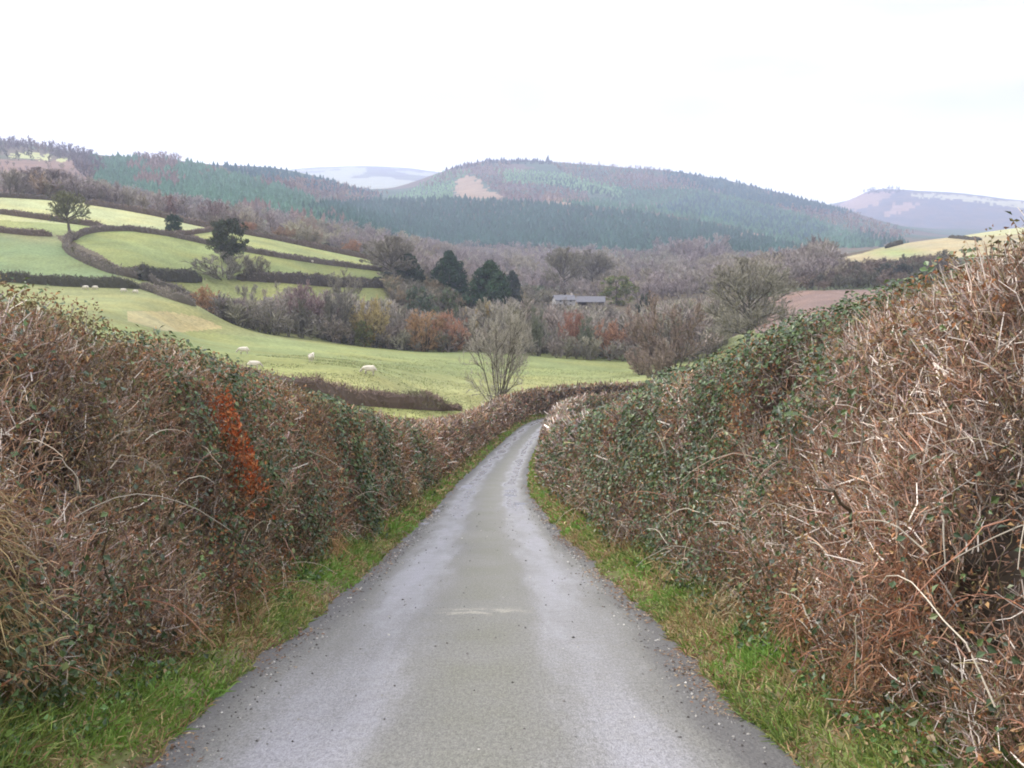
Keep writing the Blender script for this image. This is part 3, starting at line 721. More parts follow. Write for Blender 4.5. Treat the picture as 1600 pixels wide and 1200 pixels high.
    if side < 0:   # the strip of beech still holding its orange leaves
        n = 2600; s = rng.uniform(9.5, 10.8, n); q = rng.uniform(.7, 2.4, n)
        mid = 10.12 + .10 * (1.7 - q) + .25 * (vnoise(q * 3, q * 0, 77) - .5); wd = .17 + .10 * vnoise(q * 4 + 9, q * 0, 78)
        pr = np.exp(-((s - mid) / wd) ** 2) * sstep(.8, 1.25, q) * (1 - sstep(1.9, 2.2, q)) * (.25 + 1.1 * sstep(.35, .6, fbm(s * 6, q * 6, 141)))
        k = rng.random(n) < pr * 1.1; P, N = hedge_surface(side, s[k], q[k], hfun); m = k.sum()
        P = P + N * rng.uniform(-.10, .14, (m, 1))
        leaves(dl, P - off, N * .8 + rand_dir(m) + up * .3, .056 * rng.uniform(.5, 1.35, m), pick([(.50,.15,.055),(.40,.115,.045),(.58,.27,.12),(.30,.10,.05),(.36,.2,.11),(.25,.13,.08)], m), .6, .2)
    core.build('shade_core', M_TWIG, root); st.build('twigs', M_TWIG, root); br.build('bramble_stems', M_TWIG, root); iv.build('ivy_leaves', M_IVY, root); dl.build('dead_leaves', M_DEAD, root)
    return tag(root, label, 'hedge')
hl = lambda s: np.interp(s, [0, 4.5, 6, 10, 20, 40, 80, 130, 200], [1.0, 1.02, 1.02, 1.06, 1.06, 1.06, 1.08, 1.34, 1.42])
hr = lambda s: np.interp(s, [0, 4.5, 6, 10, 20, 40, 80, 130, 200], [1.09, 1.09, 1.09, 1.1, 1.11, 1.1, 1.1, 1.1, 1.1])
lane_hedge(-1, hl, 'tall brown trimmed hedge with an orange leaf patch on the left of the lane')
lane_hedge(1, hr, 'tall ivy and bramble hedge with pale cut twigs on the right of the lane')

# ------------------------------------------------------------------ trees
def ell_in(p, c, r): return np.sqrt((((p - c) / r) ** 2).sum(-1))
def sprout(par, n, t0, t1, ratio, K, a, b, up, env, jit=.12, out=0.):
    """n branches from each parent polyline (P,Kp,3), kept within an ellipsoid"""
    Pn, Kp, _ = par.shape
    idx = np.repeat(np.arange(Pn), n); t = rng.uniform(t0, t1, len(idx)) * (Kp - 1)
    k = np.minimum(t.astype(int), Kp - 2); f = (t - k)[:, None]
    p0 = par[idx, k] * (1 - f) + par[idx, k + 1] * f; tg = unit(par[idx, k + 1] - par[idx, k])
    pl = np.linalg.norm(np.diff(par, axis=1), axis=2).sum(1)[idx]
    c, r = env; od = unit(p0 - c * np.array([1, 1, .35]))
    d = unit(tg * a + rand_dir(len(idx)) * b + np.array([0, 0, up]) + od * out)
    L = pl * ratio * rng.uniform(.55, 1.3, len(idx)) * (1.15 - .5 * t / (Kp - 1))
    for _ in range(3):
        e = ell_in(p0 + d * L[:, None], c, r); L = np.where(e > 1.02, L * .72, L)
    return curves(p0, d, L, K, .5, jit, .15)
def bare_tree(seed, trunk_h=.25, limbs=8, br=6, tw=6, tl=5, r0=.022, spread=1., stems=1, env=None, wig=.0035, low=.15, lean=0.):
    """unit-high bare tree; returns (trunk MB, crown MB)"""
    global rng
    keep = rng; rng = np.random.default_rng(seed)
    env = env or (np.array([0, 0, .56]), np.array([.5, .5, .45]))
    tk, cr = MB(), MB()
    if stems == 1:
        base = curves(np.zeros((1, 3)), np.array([[lean, 0, 1.]]), np.array([.5]), 8, .15, .05)
        nl = limbs; u = (np.arange(nl) + rng.random(nl)) / nl; zt = trunk_h / .5 + (1 - trunk_h / .5) * u ** .8
        tt = zt * 7; k = np.minimum(tt.astype(int), 6); f = (tt - k)[:, None]; p0 = base[0, k] * (1 - f) + base[0, k + 1] * f
        az = np.arange(nl) * 2.4 + rng.normal(size=nl) * .3; el = np.radians(2 + low * 60 + 66 * u + rng.normal(size=nl) * 9)
        d = np.stack([np.cos(az) * np.cos(el), np.sin(az) * np.cos(el), np.sin(el)], 1)
        t_ = np.linspace(.02, 1.3, 120); e = ell_in(p0[:, None] + d[:, None] * t_[None, :, None], *env); L = t_[np.argmax(e > .97, 1)] * rng.uniform(.85, 1.05, nl)
        tubes(tk, base, (r0 * np.linspace(1.3, .5, 8))[None], np.full((1, 3), .8), 7)
        L1 = curves(p0, d, L, 8, .35, .14, .12)
    else:
        an = np.arange(stems) * 2.4 + rng.random(stems); tilt = rng.uniform(.15, .85, stems)
        base = curves(np.stack([np.cos(an) * .01, np.sin(an) * .01, 0 * an], 1), unit(np.stack([np.cos(an) * tilt, np.sin(an) * tilt, np.ones(stems)], 1)), rng.uniform(.7, .92, stems), 9, .25, .07)
        tubes(tk, base, (r0 * np.linspace(1.25, .18, 9))[None] * rng.uniform(.7, 1.1, (len(base), 1)), np.full((len(base), 3), .8), 6)
        L1 = sprout(base, max(3, limbs // 2), trunk_h, 1., .7, 8, .5, .7, .25, env, out=.4)
    tubes(tk, L1, (r0 * .55 * np.linspace(1, .2, 8))[None] * rng.uniform(.6, 1.2, (len(L1), 1)), np.full((len(L1), 3), .85), 5)
    L2 = sprout(L1, br, .15, 1., .55, 5, .6, .8, .12, env, out=.3)
    tubes(tk, L2, (r0 * .2 * np.linspace(1, .4, 5))[None] * rng.uniform(.6, 1.3, (len(L2), 1)), np.full((len(L2), 3), .9), 3)
    L3 = sprout(L2, tw, .15, 1., .55, 4, .6, .8, .12, env, out=.3)
    tubes(cr, L3, wig * 1.25, rng.uniform(.75, 1.1, (len(L3), 1)) * np.ones((1, 3)), 2)
    L4 = sprout(L3, tl, .1, 1., .6, 3, .6, .8, .15, env, out=.3)
    tubes(cr, L4, wig * np.array([[1, .9, .5]]), rng.uniform(.8, 1.35, (len(L4), 1)) * np.ones((1, 3)), 2)
    rng = keep
    return tk, cr
def dome_tree(seed, stems=14, wig=.0045, env=None, tw=9, tl=5, spread=.75):
    """bushy bare crown that starts near the ground"""
    global rng
    keep = rng; rng = np.random.default_rng(seed)
    env = env or (np.array([0, 0, .5]), np.array([.5, .5, .5]))
    tk, cr = MB(), MB()
    an = rng.uniform(0, 6.28, stems); tilt = rng.uniform(0, spread, stems)
    st = curves(np.stack([np.cos(an) * .06, np.sin(an) * .06, 0 * an - .01], 1), unit(np.stack([np.cos(an) * tilt, np.sin(an) * tilt, np.ones(stems)], 1)), rng.uniform(.65, .9, stems), 7, .3, .08)
    tubes(tk, st, (.010 * np.linspace(1.2, .25, 7))[None] * rng.uniform(.6, 1.2, (stems, 1)), np.full((stems, 3), .8), 4)
    L2 = sprout(st, 8, .1, 1., .38, 5, .5, .8, .2, env, out=.4)
    tubes(tk, L2, (.0042 * np.linspace(1, .4, 5))[None], np.full((len(L2), 3), .9), 3)
    L3 = sprout(L2, tw, .1, 1., .5, 4, .55, .8, .2, env, out=.3)
    tubes(cr, L3, wig, rng.uniform(.7, 1.1, (len(L3), 1)) * np.ones((1, 3)), 2)
    L4 = sprout(L3, tl, .1, 1., .6, 3, .55, .8, .2, env, out=.3)
    tubes(cr, L4, wig * np.array([[1, .9, .5]]), rng.uniform(.8, 1.4, (len(L4), 1)) * np.ones((1, 3)), 2)
    rng = keep
    return tk, cr
def leafy_tree(seed, shape='oval', n_cl=90, per=70, ls=.03, bottom=.08, trunk=.02):
    """evergreen crown of many leaf-sized faces in clumps"""
    global rng
    keep = rng; rng = np.random.default_rng(seed)
    tk, cr = MB(), MB()
    base = curves(np.zeros((1, 3)), np.array([[0, 0, 1.]]), np.array([.85]), 7, .1, .04)
    tubes(tk, base, (trunk * np.linspace(1.3, .2, 7))[None], np.full((1, 3), 1.), 6)
    z = bottom + (1 - bottom) * rng.random(n_cl) ** .85; an = rng.uniform(0, 6.28, n_cl)
    if shape == 'cone': R = .5 * np.clip(1 - ((z - bottom) / (1 - bottom)) ** 1.9, 0, 1) ** .8 + .02
    elif shape == 'ivy': R = .5 * np.sqrt(np.clip(1 - ((z - .64) / .40) ** 2, .03, 1)) * (.65 + .7 * vnoise(an * 1.3, z * 4, seed))
    else: R = .5 * np.sqrt(np.clip(1 - ((z - .5) / .52) ** 2, .05, 1))
    R = R * rng.uniform(.3, 1.1, n_cl)
    C = np.stack([np.cos(an) * R, np.sin(an) * R, z * .95], 1); cs = rng.uniform(.04, .14, n_cl) * (1.25 - .5 * z)
    i = np.repeat(np.arange(n_cl), per); m = len(i)
    off = rand_dir(m) * (rng.random((m, 1)) ** .5) * cs[i][:, None] * np.array([1, 1, .75])
    P = C[i] + off; P[:, 2] = P[:, 2].clip(.01, 1.0)
    br = rng.uniform(.65, 1.35, n_cl)[i] * rng.uniform(.75, 1.25, m)
    leaves(cr, P, off + rand_dir(m) * .08, ls * rng.uniform(.6, 1.4, m), br[:, None] * np.array([1, 1, 1.]) * (1 + .12 * rng.normal(size=(m, 3))).clip(.6, 1.4), .8, .2)
    L = sprout(base, 40, .15, .95, .4, 4, .2, .9, .15, (np.array([0, 0, .5]), np.array([.5, .5, .5])))
    tubes(tk, L, .004, np.full((len(L), 3), 1.), 3)
    rng = keep
    return tk, cr

PROTO = {}
def proto(kind, tk, cr):
    # meshes only; each tree links its own two objects onto them
    out = []
    for nm, mb, mt in (('trunk', tk, M_BARK), ('crown', cr, M_CROWN)):
        o = mb.build(nm, mt); me = o.data; bpy.data.objects.remove(o); me.name = kind + '_' + nm; out.append(me)
    PROTO[kind] = out
proto('oak', *bare_tree(1, .22, 15, 10, 7, 5, .020, 1.1, wig=.0030, low=.1))
proto('oak_wide', *bare_tree(2, .14, 22, 11, 7, 5, .020, 1.15, wig=.0026, low=.0, env=(np.array([0, 0, .52]), np.array([.53, .53, .49]))))
proto('multi', *bare_tree(3, .10, 12, 7, 5, 3, .011, 1.0, stems=7, wig=.0017, env=(np.array([0, 0, .55]), np.array([.52, .52, .47])), low=.1))
proto('lean', *bare_tree(4, .30, 15, 8, 6, 4, .034, 1.2, wig=.005, low=.0, lean=-.18))
proto('dome_a', *dome_tree(5)); proto('dome_b', *dome_tree(6, 18, tw=8)); proto('dome_c', *dome_tree(7, 11, spread=1.0))
proto('tall_a', *dome_tree(8, 9, spread=.4, env=(np.array([0, 0, .55]), np.array([.5, .5, .46]))))
proto('cone', *leafy_tree(9, 'cone', 190, 90, .035)); proto('cone_b', *leafy_tree(10, 'cone', 170, 90, .035))
proto('oval', *leafy_tree(11, 'oval', 170, 80, .035)); proto('ivy', *leafy_tree(12, 'ivy', 200, 80, .034, bottom=.10, trunk=.05))
proto('bush', *leafy_tree(13, 'oval', 70, 60, .04, .02))

GREY, PURP, OLIV, BRWN = (.26,.235,.20), (.27,.215,.215), (.25,.24,.15), (.28,.21,.17)
ORNG, YELL, REDO, DGRN, DIVY, GGRN = (.38,.225,.12), (.37,.30,.15), (.37,.205,.135), (.04,.072,.04), (.065,.075,.04), (.11,.14,.09)
def place_tree(kind, name, x, where, ytop, wpx, col, label, cat='tree', group=None, rz=None, bark=None):
    if where[0] == 'y':
        P = hit(x, where[1], *(where[2:] or (70, 900)))[0]
    else:
        P = at_range(np.array([float(x)]), np.array([float(where[1])]))[0]
    r = math.hypot(P[0], P[1]); d = ray(x, ytop); ztop = d[2] / math.hypot(d[0], d[1]) * r
    h = max(1.2, (ztop - P[2]) * (1.06 if kind[:4] in ('dome', 'tall') else 1.)); wd = (1.15 if kind[:4] == 'cone' else 1.) * wpx / F * (P[1] * CP - P[2] * SP)
    P = P - np.array([0, 0, .03 * h])
    root = empty(name, P, rng.uniform(0, 6.28) if rz is None else rz)
    for me, nm in zip(PROTO[kind], ('trunk', 'crown')):
        o = bpy.data.objects.new(nm, me); COL.objects.link(o); o.parent = root; o.scale = (wd, wd, h * 1.03)
        c = col if nm == 'crown' else (bark or (.13, .115, .09)); o.color = (*c, 1)
    return tag(root, label, cat, group)

TREES = [
 # lane tree and the great bare trees
 ('multi','bare_tree',778,('r',121),478,132,(.36,.335,.28),'slender bare many stemmed tree rising from the lane hedge at the bend',0),
 ('oak_wide','bare_tree',1168,('r',255),402,156,(.27,.25,.20),'big spreading bare oak above the right lane hedge beside the ploughed field',0),
 ('dome_c','bare_tree',1045,('r',175),448,120,(.24,.185,.15),'loose brown bare tree just beyond the right lane hedge, left of the big oak',0),
 ('oak','bare_tree',608,('y',442,200,600),368,98,(.20,.18,.14),'wide bare tree with dark trunk at the right end of the mid hillside field',1),
 ('oak','bare_tree',882,('r',560),386,80,(.20,.185,.13),'tall olive grey bare tree standing above the white farmhouse',1),
 ('oak_wide','bare_tree',925,('r',600),390,76,(.20,.185,.14),'tall grey bare tree behind the long barn roof',1),
 ('lean','ivy_clad_tree',110,('y',368,300,460),297,66,(.165,.165,.085),'leaning bare tree with ivy green trunk among the upper left fields',0),
 ('oval','round_tree',272,('y',362,330,460),334,27,DGRN,'small round dark green tree beside the bright top field',0),
 ('ivy','ivy_clad_tree',356,('y',412,300,460),341,60,DIVY,'bushy ivy covered tree in the hedge across the left hillside',0),
 # evergreens in the middle
 ('bush','evergreen_tree',606,('r',385),424,34,(.05,.065,.05),'low dark bush under the wide bare tree',0),
 ('cone_b','evergreen_tree',641,('r',395),394,42,(.05,.07,.04),'dark evergreen just right of the wide bare tree, narrow and slanting',0),
 ('cone','evergreen_tree',704,('r',400),391,54,DGRN,'rounded dark green evergreen just left of the broadest one',0),
 ('cone','evergreen_tree',765,('r',385),406,66,(.045,.08,.04),'broadest dark green evergreen in the valley, above the orange trees',0),
 ('cone_b','evergreen_tree',801,('r',405),422,30,(.06,.075,.06),'small greyish evergreen at the right end of the valley evergreens',0),
 ('bush','evergreen_shrub',655,('r',330),446,52,GGRN,'grey green shrub below the narrow dark evergreen',0),
 ('bush','evergreen_shrub',700,('r',326),448,46,(.13,.15,.085),'yellowish grey green shrub between the narrow and the rounded evergreen',0),
 ('bush','evergreen_shrub',962,('r',470),430,64,(.17,.19,.07),'rounded yellow green tree right of the long barn',0),
 # front row of the stream wood, left to right
 ('dome_a','autumn_tree',331,('r',272),443,58,ORNG,'round orange tree at the left end of the stream wood',0),
 ('dome_b','bare_tree',372,('r',266),462,62,PURP,'low purplish bare bush tree next to the round orange tree',0),
 ('dome_c','bare_tree',425,('r',262),450,84,GREY,'grey bare bush tree with pale stems in the stream wood front',1),
 ('dome_a','bare_tree',487,('r',276),436,92,(.24,.17,.165),'reddish purple bare tree above the grey stream wood',0),
 ('tall_a','bare_tree',474,('r',262),464,44,(.15,.14,.11),'dark upright bare tree between grey trees of the stream wood',1),
 ('dome_b','bare_tree',530,('r',262),455,60,(.15,.14,.12),'dark ivy stemmed bare tree left of the yellow tree',0),
 ('dome_a','autumn_tree',585,('r',262),458,76,YELL,'yellow brown tree in the middle of the stream wood front',0),
 ('bush','evergreen_shrub',568,('r',257),500,30,(.12,.13,.055),'small olive ivy bush at the foot of the yellow brown tree',0),
 ('dome_c','bare_tree',632,('r',268),470,58,GREY,'grey bare tree between the yellow tree and the orange thicket',1),
 ('dome_b','autumn_tree',664,('r',262),484,74,(.37,.235,.125),'amber topped thicket tree left of the rusty orange one',0),
 ('dome_a','autumn_tree',704,('r',262),482,70,REDO,'rusty orange thicket tree left of the bare lane tree',0),
 ('dome_c','autumn_tree',750,('r',290),466,60,(.40,.31,.13),'pale yellow tree behind the rusty orange thicket',0),
 ('dome_c','bare_tree',800,('r',264),456,104,(.23,.21,.165),'large pale grey bare tree behind the lane tree',0),
 ('tall_a','bare_tree',842,('r',262),474,46,(.17,.18,.125),'dim greenish bare tree right of the lane tree at the meadow edge',0),
 ('dome_b','autumn_tree',893,('r',272),484,46,(.34,.18,.125),'dull red bush tree below the long barn',0),
 ('tall_a','bare_tree',913,('r',264),492,38,(.16,.18,.12),'small dim greenish tree below the long barn',0),
 ('dome_a','autumn_tree',955,('r',270),496,76,(.37,.215,.14),'rust orange dome tree at the right end of the meadow edge',0),
 ('dome_c','bare_tree',1000,('r',268),470,64,BRWN,'brown bare tree between the rust orange dome and the big oak',0),
 ('bush','evergreen_shrub',1005,('r',330),458,30,(.085,.095,.07),'dark green bush behind the brown bare trees right of the barn',0),
 ('dome_c','bare_tree',868,('r',380),461,56,GREY,'grey bare tree hiding the lower wall of the white farmhouse',0),
 ('dome_a','bare_tree',918,('r',380),476,72,(.25,.22,.175),'wide grey bare bush tree in front of the long barn',0),
 ('dome_b','bare_tree',1002,('r',205),540,58,(.29,.22,.18),'low reddish brown bush closing the right end of the meadow',0),
 ('dome_a','bare_tree',1028,('r',170),524,66,(.28,.225,.185),'brown twiggy bush beside the loose bare tree past the right hedge',0),
 # hedge belt below the left wood
 ('dome_b','autumn_tree',397,('r',462),346,30,(.38,.21,.13),'small orange bush in the top hedge right of the ivy covered tree',0),
 ('dome_a','autumn_tree',448,('r',470),352,44,(.30,.205,.13),'brownish orange round tree along the top hedge',0),
 ('dome_b','bare_tree',490,('r',474),361,46,(.21,.19,.125),'olive bare round tree along the top hedge',0),
 ('bush','evergreen_shrub',516,('r',462),379,16,(.05,.055,.045),'tiny dark bush at the end of the top hedge belt',0),
 ('dome_a','autumn_tree',554,('r',474),372,36,(.40,.235,.14),'last orange tree of the top hedge belt, left of the wide bare tree',0),
 # trees on the crest at the left
 ('oak_wide','bare_tree',92,('r',530),262,96,(.21,.175,.165),'broad purplish bare tree behind the brightest field at far left',0),
 ('oak','bare_tree',160,('r',530),283,44,(.20,.175,.15),'small bare tree behind the brightest field beside the dark conifers',0),
 ('dome_a','bare_tree',274,('r',520),300,48,(.25,.17,.15),'reddish brown bare dome tree above the small round green tree',0),
 ('dome_b','bare_tree',345,('r',520),312,56,(.235,.175,.165),'pinkish grey bare tree above the ivy covered tree',0),
 ('dome_c','bare_tree',398,('r',520),325,46,(.23,.185,.16),'grey bare tree above the small orange bush',0),
 # right
 ('dome_a','bare_tree',1262,('r',700),364,38,(.20,.155,.145),'lone round bare tree before the far conifer slope at right',0),
 ('bush','evergreen_shrub',1206,('r',560),394,30,(.085,.085,.08),'dark bush at the left end of the right thicket',0),
 ('bush','evergreen_shrub',1290,('r',540),396,30,(.08,.08,.075),'dark bush by the tip of the right stubble field',0),
 ('bush','evergreen_shrub',1376,('r',430),410,36,(.09,.10,.085),'grey green bush before the right stubble field',0),
 ('oval','evergreen_tree',1402,('r',425),411,28,(.08,.09,.08),'dark round tree before the right stubble field by the lane hedge',0),
 ('dome_c','bare_tree',350,('y',436,200,420),388,96,(.22,.205,.165),'pale bare tangle of twigs at the foot of the ivy covered tree',0),
 ('dome_b','bare_tree',405,('r',335),398,50,(.225,.205,.155),'thin pale bare bush tree beside the twiggy tangle',0),
 ('dome_c','bare_tree',540,('r',335),414,60,(.24,.22,.17),'faint pale bare tree in front of the mid hillside hedge',0),
]
for kind, name, x, wh, yt, wp, c, label, _ in TREES:
    place_tree(kind, name, x, wh, yt, wp, c, label)

# ------------------------------------------------------------------ woods that read as one mass
def low_tree(seed, n1=16, n2=9, wig=.012, conif=False):
    g = np.random.default_rng(seed)
    if conif:
        tiers = 4; V = []; Fq = []; C = []
        for k in range(tiers):
            z0, z1 = k * .21 + .04, min(1., k * .2 + .46); R = .5 * (1 - (k / 3.6) ** 1.5) + .03; m = 7
            a = np.arange(m) * 2 * math.pi / m + g.random() * 3
            ring = np.stack([np.cos(a) * R * g.uniform(.65, 1.15, m), np.sin(a) * R * g.uniform(.65, 1.15, m), z0 + g.uniform(-.07, .07, m)], 1)
            b = len(V) and sum(len(v) for v in V) or 0
            V.append(np.concatenate([ring, [[g.normal() * .02, g.normal() * .02, z1]]]))
            Fq.append(np.stack([b + np.arange(m), b + (np.arange(m) + 1) % m, np.full(m, b + m)], 1))
            C.append(np.concatenate([np.full(m, 1.15), [.85]]))
        return np.concatenate(V), np.concatenate(Fq), np.concatenate(C)
    global rng
    keep = rng; rng = g
    mb = MB(); env = (np.array([0, 0, .55]), np.array([.5, .5, .48]))
    st = curves(np.zeros((4, 3)), unit(np.stack([g.normal(size=4) * .35, g.normal(size=4) * .35, np.ones(4)], 1)), np.full(4, .75), 5, .2, .08)
    tubes(mb, st, (.016 * np.linspace(1.2, .4, 5))[None], np.full((4, 3), .75), 3)
    L2 = sprout(st, n1 // 2, .15, 1., .5, 3, .4, .9, .15, env, out=.5); tubes(mb, L2, .008, np.full((len(L2), 3), .85), 2)
    L3 = sprout(L2, n2, .1, 1., .55, 2, .5, .9, .2, env, out=.4); tubes(mb, L3, wig * np.array([[1, .6]]), g.uniform(.75, 1.3, (len(L3), 1)) * np.ones((1, 3)), 2)
    rng = keep
    return np.concatenate(mb.v), np.concatenate(mb.f), np.concatenate(mb.c)[:, 0]
DEC = [low_tree(100 + k, 14, 12, .011) for k in range(5)]
DEC_FAR = [low_tree(120 + k, 8, 9, .022) for k in range(5)]
CON = [low_tree(140 + k, conif=True) for k in range(6)]
def forest(mb, kinds, P, H, W, col):
    """merge a copy of one of the kinds at each point"""
    which = rng.integers(0, len(kinds), len(P))
    if kinds is not CON: col = np.asarray(col) * np.array([1.0, .97, .93])
    for k, (v, f, sh) in enumerate(kinds):
        m = np.where(which == k)[0]
        if not len(m): continue
        a = rng.uniform(0, 6.28, len(m)); c, s = np.cos(a)[:, None], np.sin(a)[:, None]
        x = v[None, :, 0] * c - v[None, :, 1] * s; y = v[None, :, 0] * s + v[None, :, 1] * c
        q = np.stack([x * W[m, None] + P[m, None, 0], y * W[m, None] + P[m, None, 1], v[None, :, 2] * H[m, None] + P[m, None, 2] - .02 * H[m, None]], -1)
        ff = (f[None] + (np.arange(len(m)) * len(v))[:, None, None]).reshape(-1, f.shape[1])
        mb.add(q.reshape(-1, 3), ff, (col[m][:, None, :] * np.asarray(sh)[None, :, None]).reshape(-1, 3))
def scatter(poly, step, rmin, rmax, jit=.5):
    """ground positions evenly seen over an area of the photograph"""
    xs = [p[0] for p in poly]; ys = [p[1] for p in poly]
    X, Y = np.meshgrid(np.arange(min(xs), max(xs), step), np.arange(min(ys), max(ys), step * .62))
    X = X + rng.uniform(-jit, jit, X.shape) * step; Y = Y + rng.uniform(-jit, jit, Y.shape) * step * .62
    m = inpoly(X, Y, poly); P = hit(X[m], Y[m], rmin, rmax); ok = ~np.isnan(P[:, 0])
    return P[ok], X[m][ok], Y[m][ok]
CONIF = {'dark': (.036, .085, .062), 'mid': (.075, .155, .10), 'light': (.165, .28, .15), 'blue': (.042, .095, .10)}
def conifers(mb, poly, col, step=5.2, h=20, rmin=900, rmax=4000, brown=0.):
    P, X, Y = scatter(poly, step, rmin, rmax); n = len(P)
    if not n: return
    c = np.asarray(col) * rng.uniform(.82, 1.2, (n, 1)) * (.75 + .5 * fbm(X / 30, Y / 14, 7))[:, None]
    if brown:
        b = (fbm(X / 45, Y / 22, 17) + rng.normal(size=n) * .05) > (1 - brown); c[b] = np.array([.15, .105, .085]) * rng.uniform(.8, 1.3, (b.sum(), 1))
    H = h * .6 * rng.uniform(.65, 1.2, n); forest(mb, CON, P, H, H * rng.uniform(.65, .95, n), c)
def broadleaf(mb, poly, cols, step, h, rmin, rmax, kinds=None, wr=.85, nz=30, seed=3):
    P, X, Y = scatter(poly, step, rmin, rmax); n = len(P)
    if not n: return
    cols = np.asarray(cols); t = (fbm(X / nz, Y / (nz * .6), seed) * 1.6 - .3 + rng.normal(size=n) * .12).clip(0, .999)
    c = cols[(t * len(cols)).astype(int)] * rng.uniform(.8, 1.22, (n, 1))
    H = h * rng.uniform(.65, 1.25, n); forest(mb, kinds or DEC_FAR, P, H, H * wr * rng.uniform(.8, 1.2, n), c)
def woods():
    mb = MB()   # the dark plantation across the valley and along the left ridge
    conifers(mb, [(520,318),(600,313),(700,311),(800,315),(900,322),(1000,334),(1050,342),(1150,360),(1260,392),(1150,396),(1020,396),(940,392),(850,388),(760,388),(700,382),(620,372),(560,358),(500,350),(470,332)], CONIF['dark'], 4.8, 19, 900, 2150)
    conifers(mb, [(140,246),(220,248),(300,256),(330,266),(400,280),(470,302),(500,325),(545,350),(500,355),(440,340),(380,330),(300,318),(240,314),(190,302),(150,284)], CONIF['mid'], 5., 18, 700, 2300, brown=.36)
    conifers(mb, [(330,259),(420,264),(520,282),(600,306),(560,306),(480,295),(400,280)], CONIF['blue'], 5., 17, 1500, 2800)
    tag(mb.build('conifer_plantation', M_WOOD), 'dark green conifer plantations across the valley and on the left ridge', 'conifer wood', kind='stuff')
    mb = MB()   # mixed forest over the central hill
    R = (2000, 3900)
    conifers(mb, [(640,300),(690,268),(745,268),(712,284),(706,314),(640,312),(600,312)], CONIF['light'], 4.1, 16, *R)
    conifers(mb, [(770,264),(880,270),(960,290),(985,312),(920,302),(860,290),(785,288)], CONIF['light'], 4.1, 15, *R)
    conifers(mb, [(960,294),(1100,298),(1180,318),(1250,336),(1330,366),(1380,386),(1260,392),(1150,356),(1050,338),(900,322),(860,312),(960,312)], CONIF['mid'], 4.1, 17, 1500, 3900)
    conifers(mb, [(1090,304),(1200,328),(1300,360),(1250,380),(1120,345),(1020,330)], CONIF['blue'], 5., 19, 1500, 3900)
    conifers(mb, [(1035,264),(1130,279),(1200,296),(1270,314),(1335,332),(1310,338),(1200,322),(1110,300),(1040,284)], CONIF['blue'], 4.1, 18, *R)
    conifers(mb, [(690,264),(760,249),(870,251),(870,257),(760,257),(700,270)], (.05,.06,.06), 4.2, 20, *R)
    conifers(mb, [(850,250),(868,250),(868,254),(850,254)], (.04,.05,.05), 5, 38, *R)
    conifers(mb, [(955,256),(1035,264),(1035,268),(955,261)], (.06,.06,.06), 6, 17, *R)
    conifers(mb, [(820,276),(900,283),(960,304),(930,306),(860,290)], CONIF['dark'], 6, 18, *R)
    conifers(mb, [(1340,360),(1400,368),(1420,385),(1340,388),(1320,380)], CONIF['dark'], 5.2, 17, 1200, 3000)
    conifers(mb, [(940,300),(1000,304),(1010,314),(950,316)], CONIF['dark'], 6, 18, *R)
    tag(mb.build('hill_forest', M_WOOD), 'patchwork of green conifers covering the central hill', 'forest', kind='stuff')
    mb = MB()
    LAR = [(.31,.225,.20), (.27,.20,.195), (.34,.25,.20), (.25,.20,.205)]
    broadleaf(mb, [(860,256),(960,258),(1035,265),(1075,284),(1100,297),(1000,301),(930,290),(880,274)], LAR, 4.6, 13, 2000, 3900, wr=.8)
    broadleaf(mb, [(690,272),(735,258),(800,256),(785,270),(790,288),(860,292),(920,306),(920,322),(790,313),(768,298),(740,274),(712,282),(655,298)], LAR, 4.6, 13, 2000, 3900, wr=.8)
    broadleaf(mb, [(1210,322),(1330,337),(1430,366),(1395,378),(1330,362),(1250,338)], LAR, 6, 14, 1500, 3900, wr=.8)
    broadleaf(mb, [(395,280),(520,288),(610,306),(570,318),(520,322),(470,304)], LAR, 6, 15, 1000, 2900, wr=.8)
    broadleaf(mb, [(-40,216),(60,224),(150,242),(165,270),(140,284),(110,256),(60,238),(0,234),(-40,234)], [(.17,.14,.15),(.15,.13,.14),(.19,.14,.12)], 6, 14, 1100, 2600, wr=.9)
    broadleaf(mb, [(0,240),(120,248),(130,256),(0,250)], [(.08,.09,.07),(.12,.11,.10)], 11, 11, 1100, 2300, wr=.9)
    broadleaf(mb, [(1345,294),(1405,296),(1420,304),(1345,304)], [(.09,.10,.11)], 5, 22, 4000, 6500, wr=1.)
    broadleaf(mb, [(200,246),(290,250),(300,256),(250,256),(200,250)], LAR, 6, 14, 1100, 2600, wr=.9)
    tag(mb.build('larch_wood', M_WOOD), 'brown leafless larch woods on the far slopes', 'wood', kind='stuff')
    mb = MB()   # grey and purple bare woods of the valley floor and lower slopes
    VAL = [(.30,.28,.245), (.305,.275,.26), (.285,.25,.25), (.32,.29,.235), (.31,.295,.21), (.34,.265,.20)]
    broadleaf(mb, [(-40,296),(30,288),(120,290),(190,300),(250,314),(310,320),(400,336),(480,352),(560,362),(640,376),(700,386),(760,390),(700,402),(610,414),(520,394),(420,374),(330,357),(250,341),(130,322),(0,306)], VAL, 9, 11, 480, 1300, DEC, 1.0, 40)
    broadleaf(mb, [(600,440),(600,412),(640,378),(700,384),(860,389),(1010,398),(1060,392),(1110,396),(1200,402),(1310,404),(1310,440),(1200,452),(1000,474),(800,455),(620,446)], VAL[:4], 9, 11, 410, 1500, DEC, 1.0, 50, 5)
    broadleaf(mb, [(1020,392),(1060,384),(1110,388),(1150,400),(1100,412),(1030,408)], VAL[1:3], 10, 20, 500, 1300, DEC, .9, 50, 5)
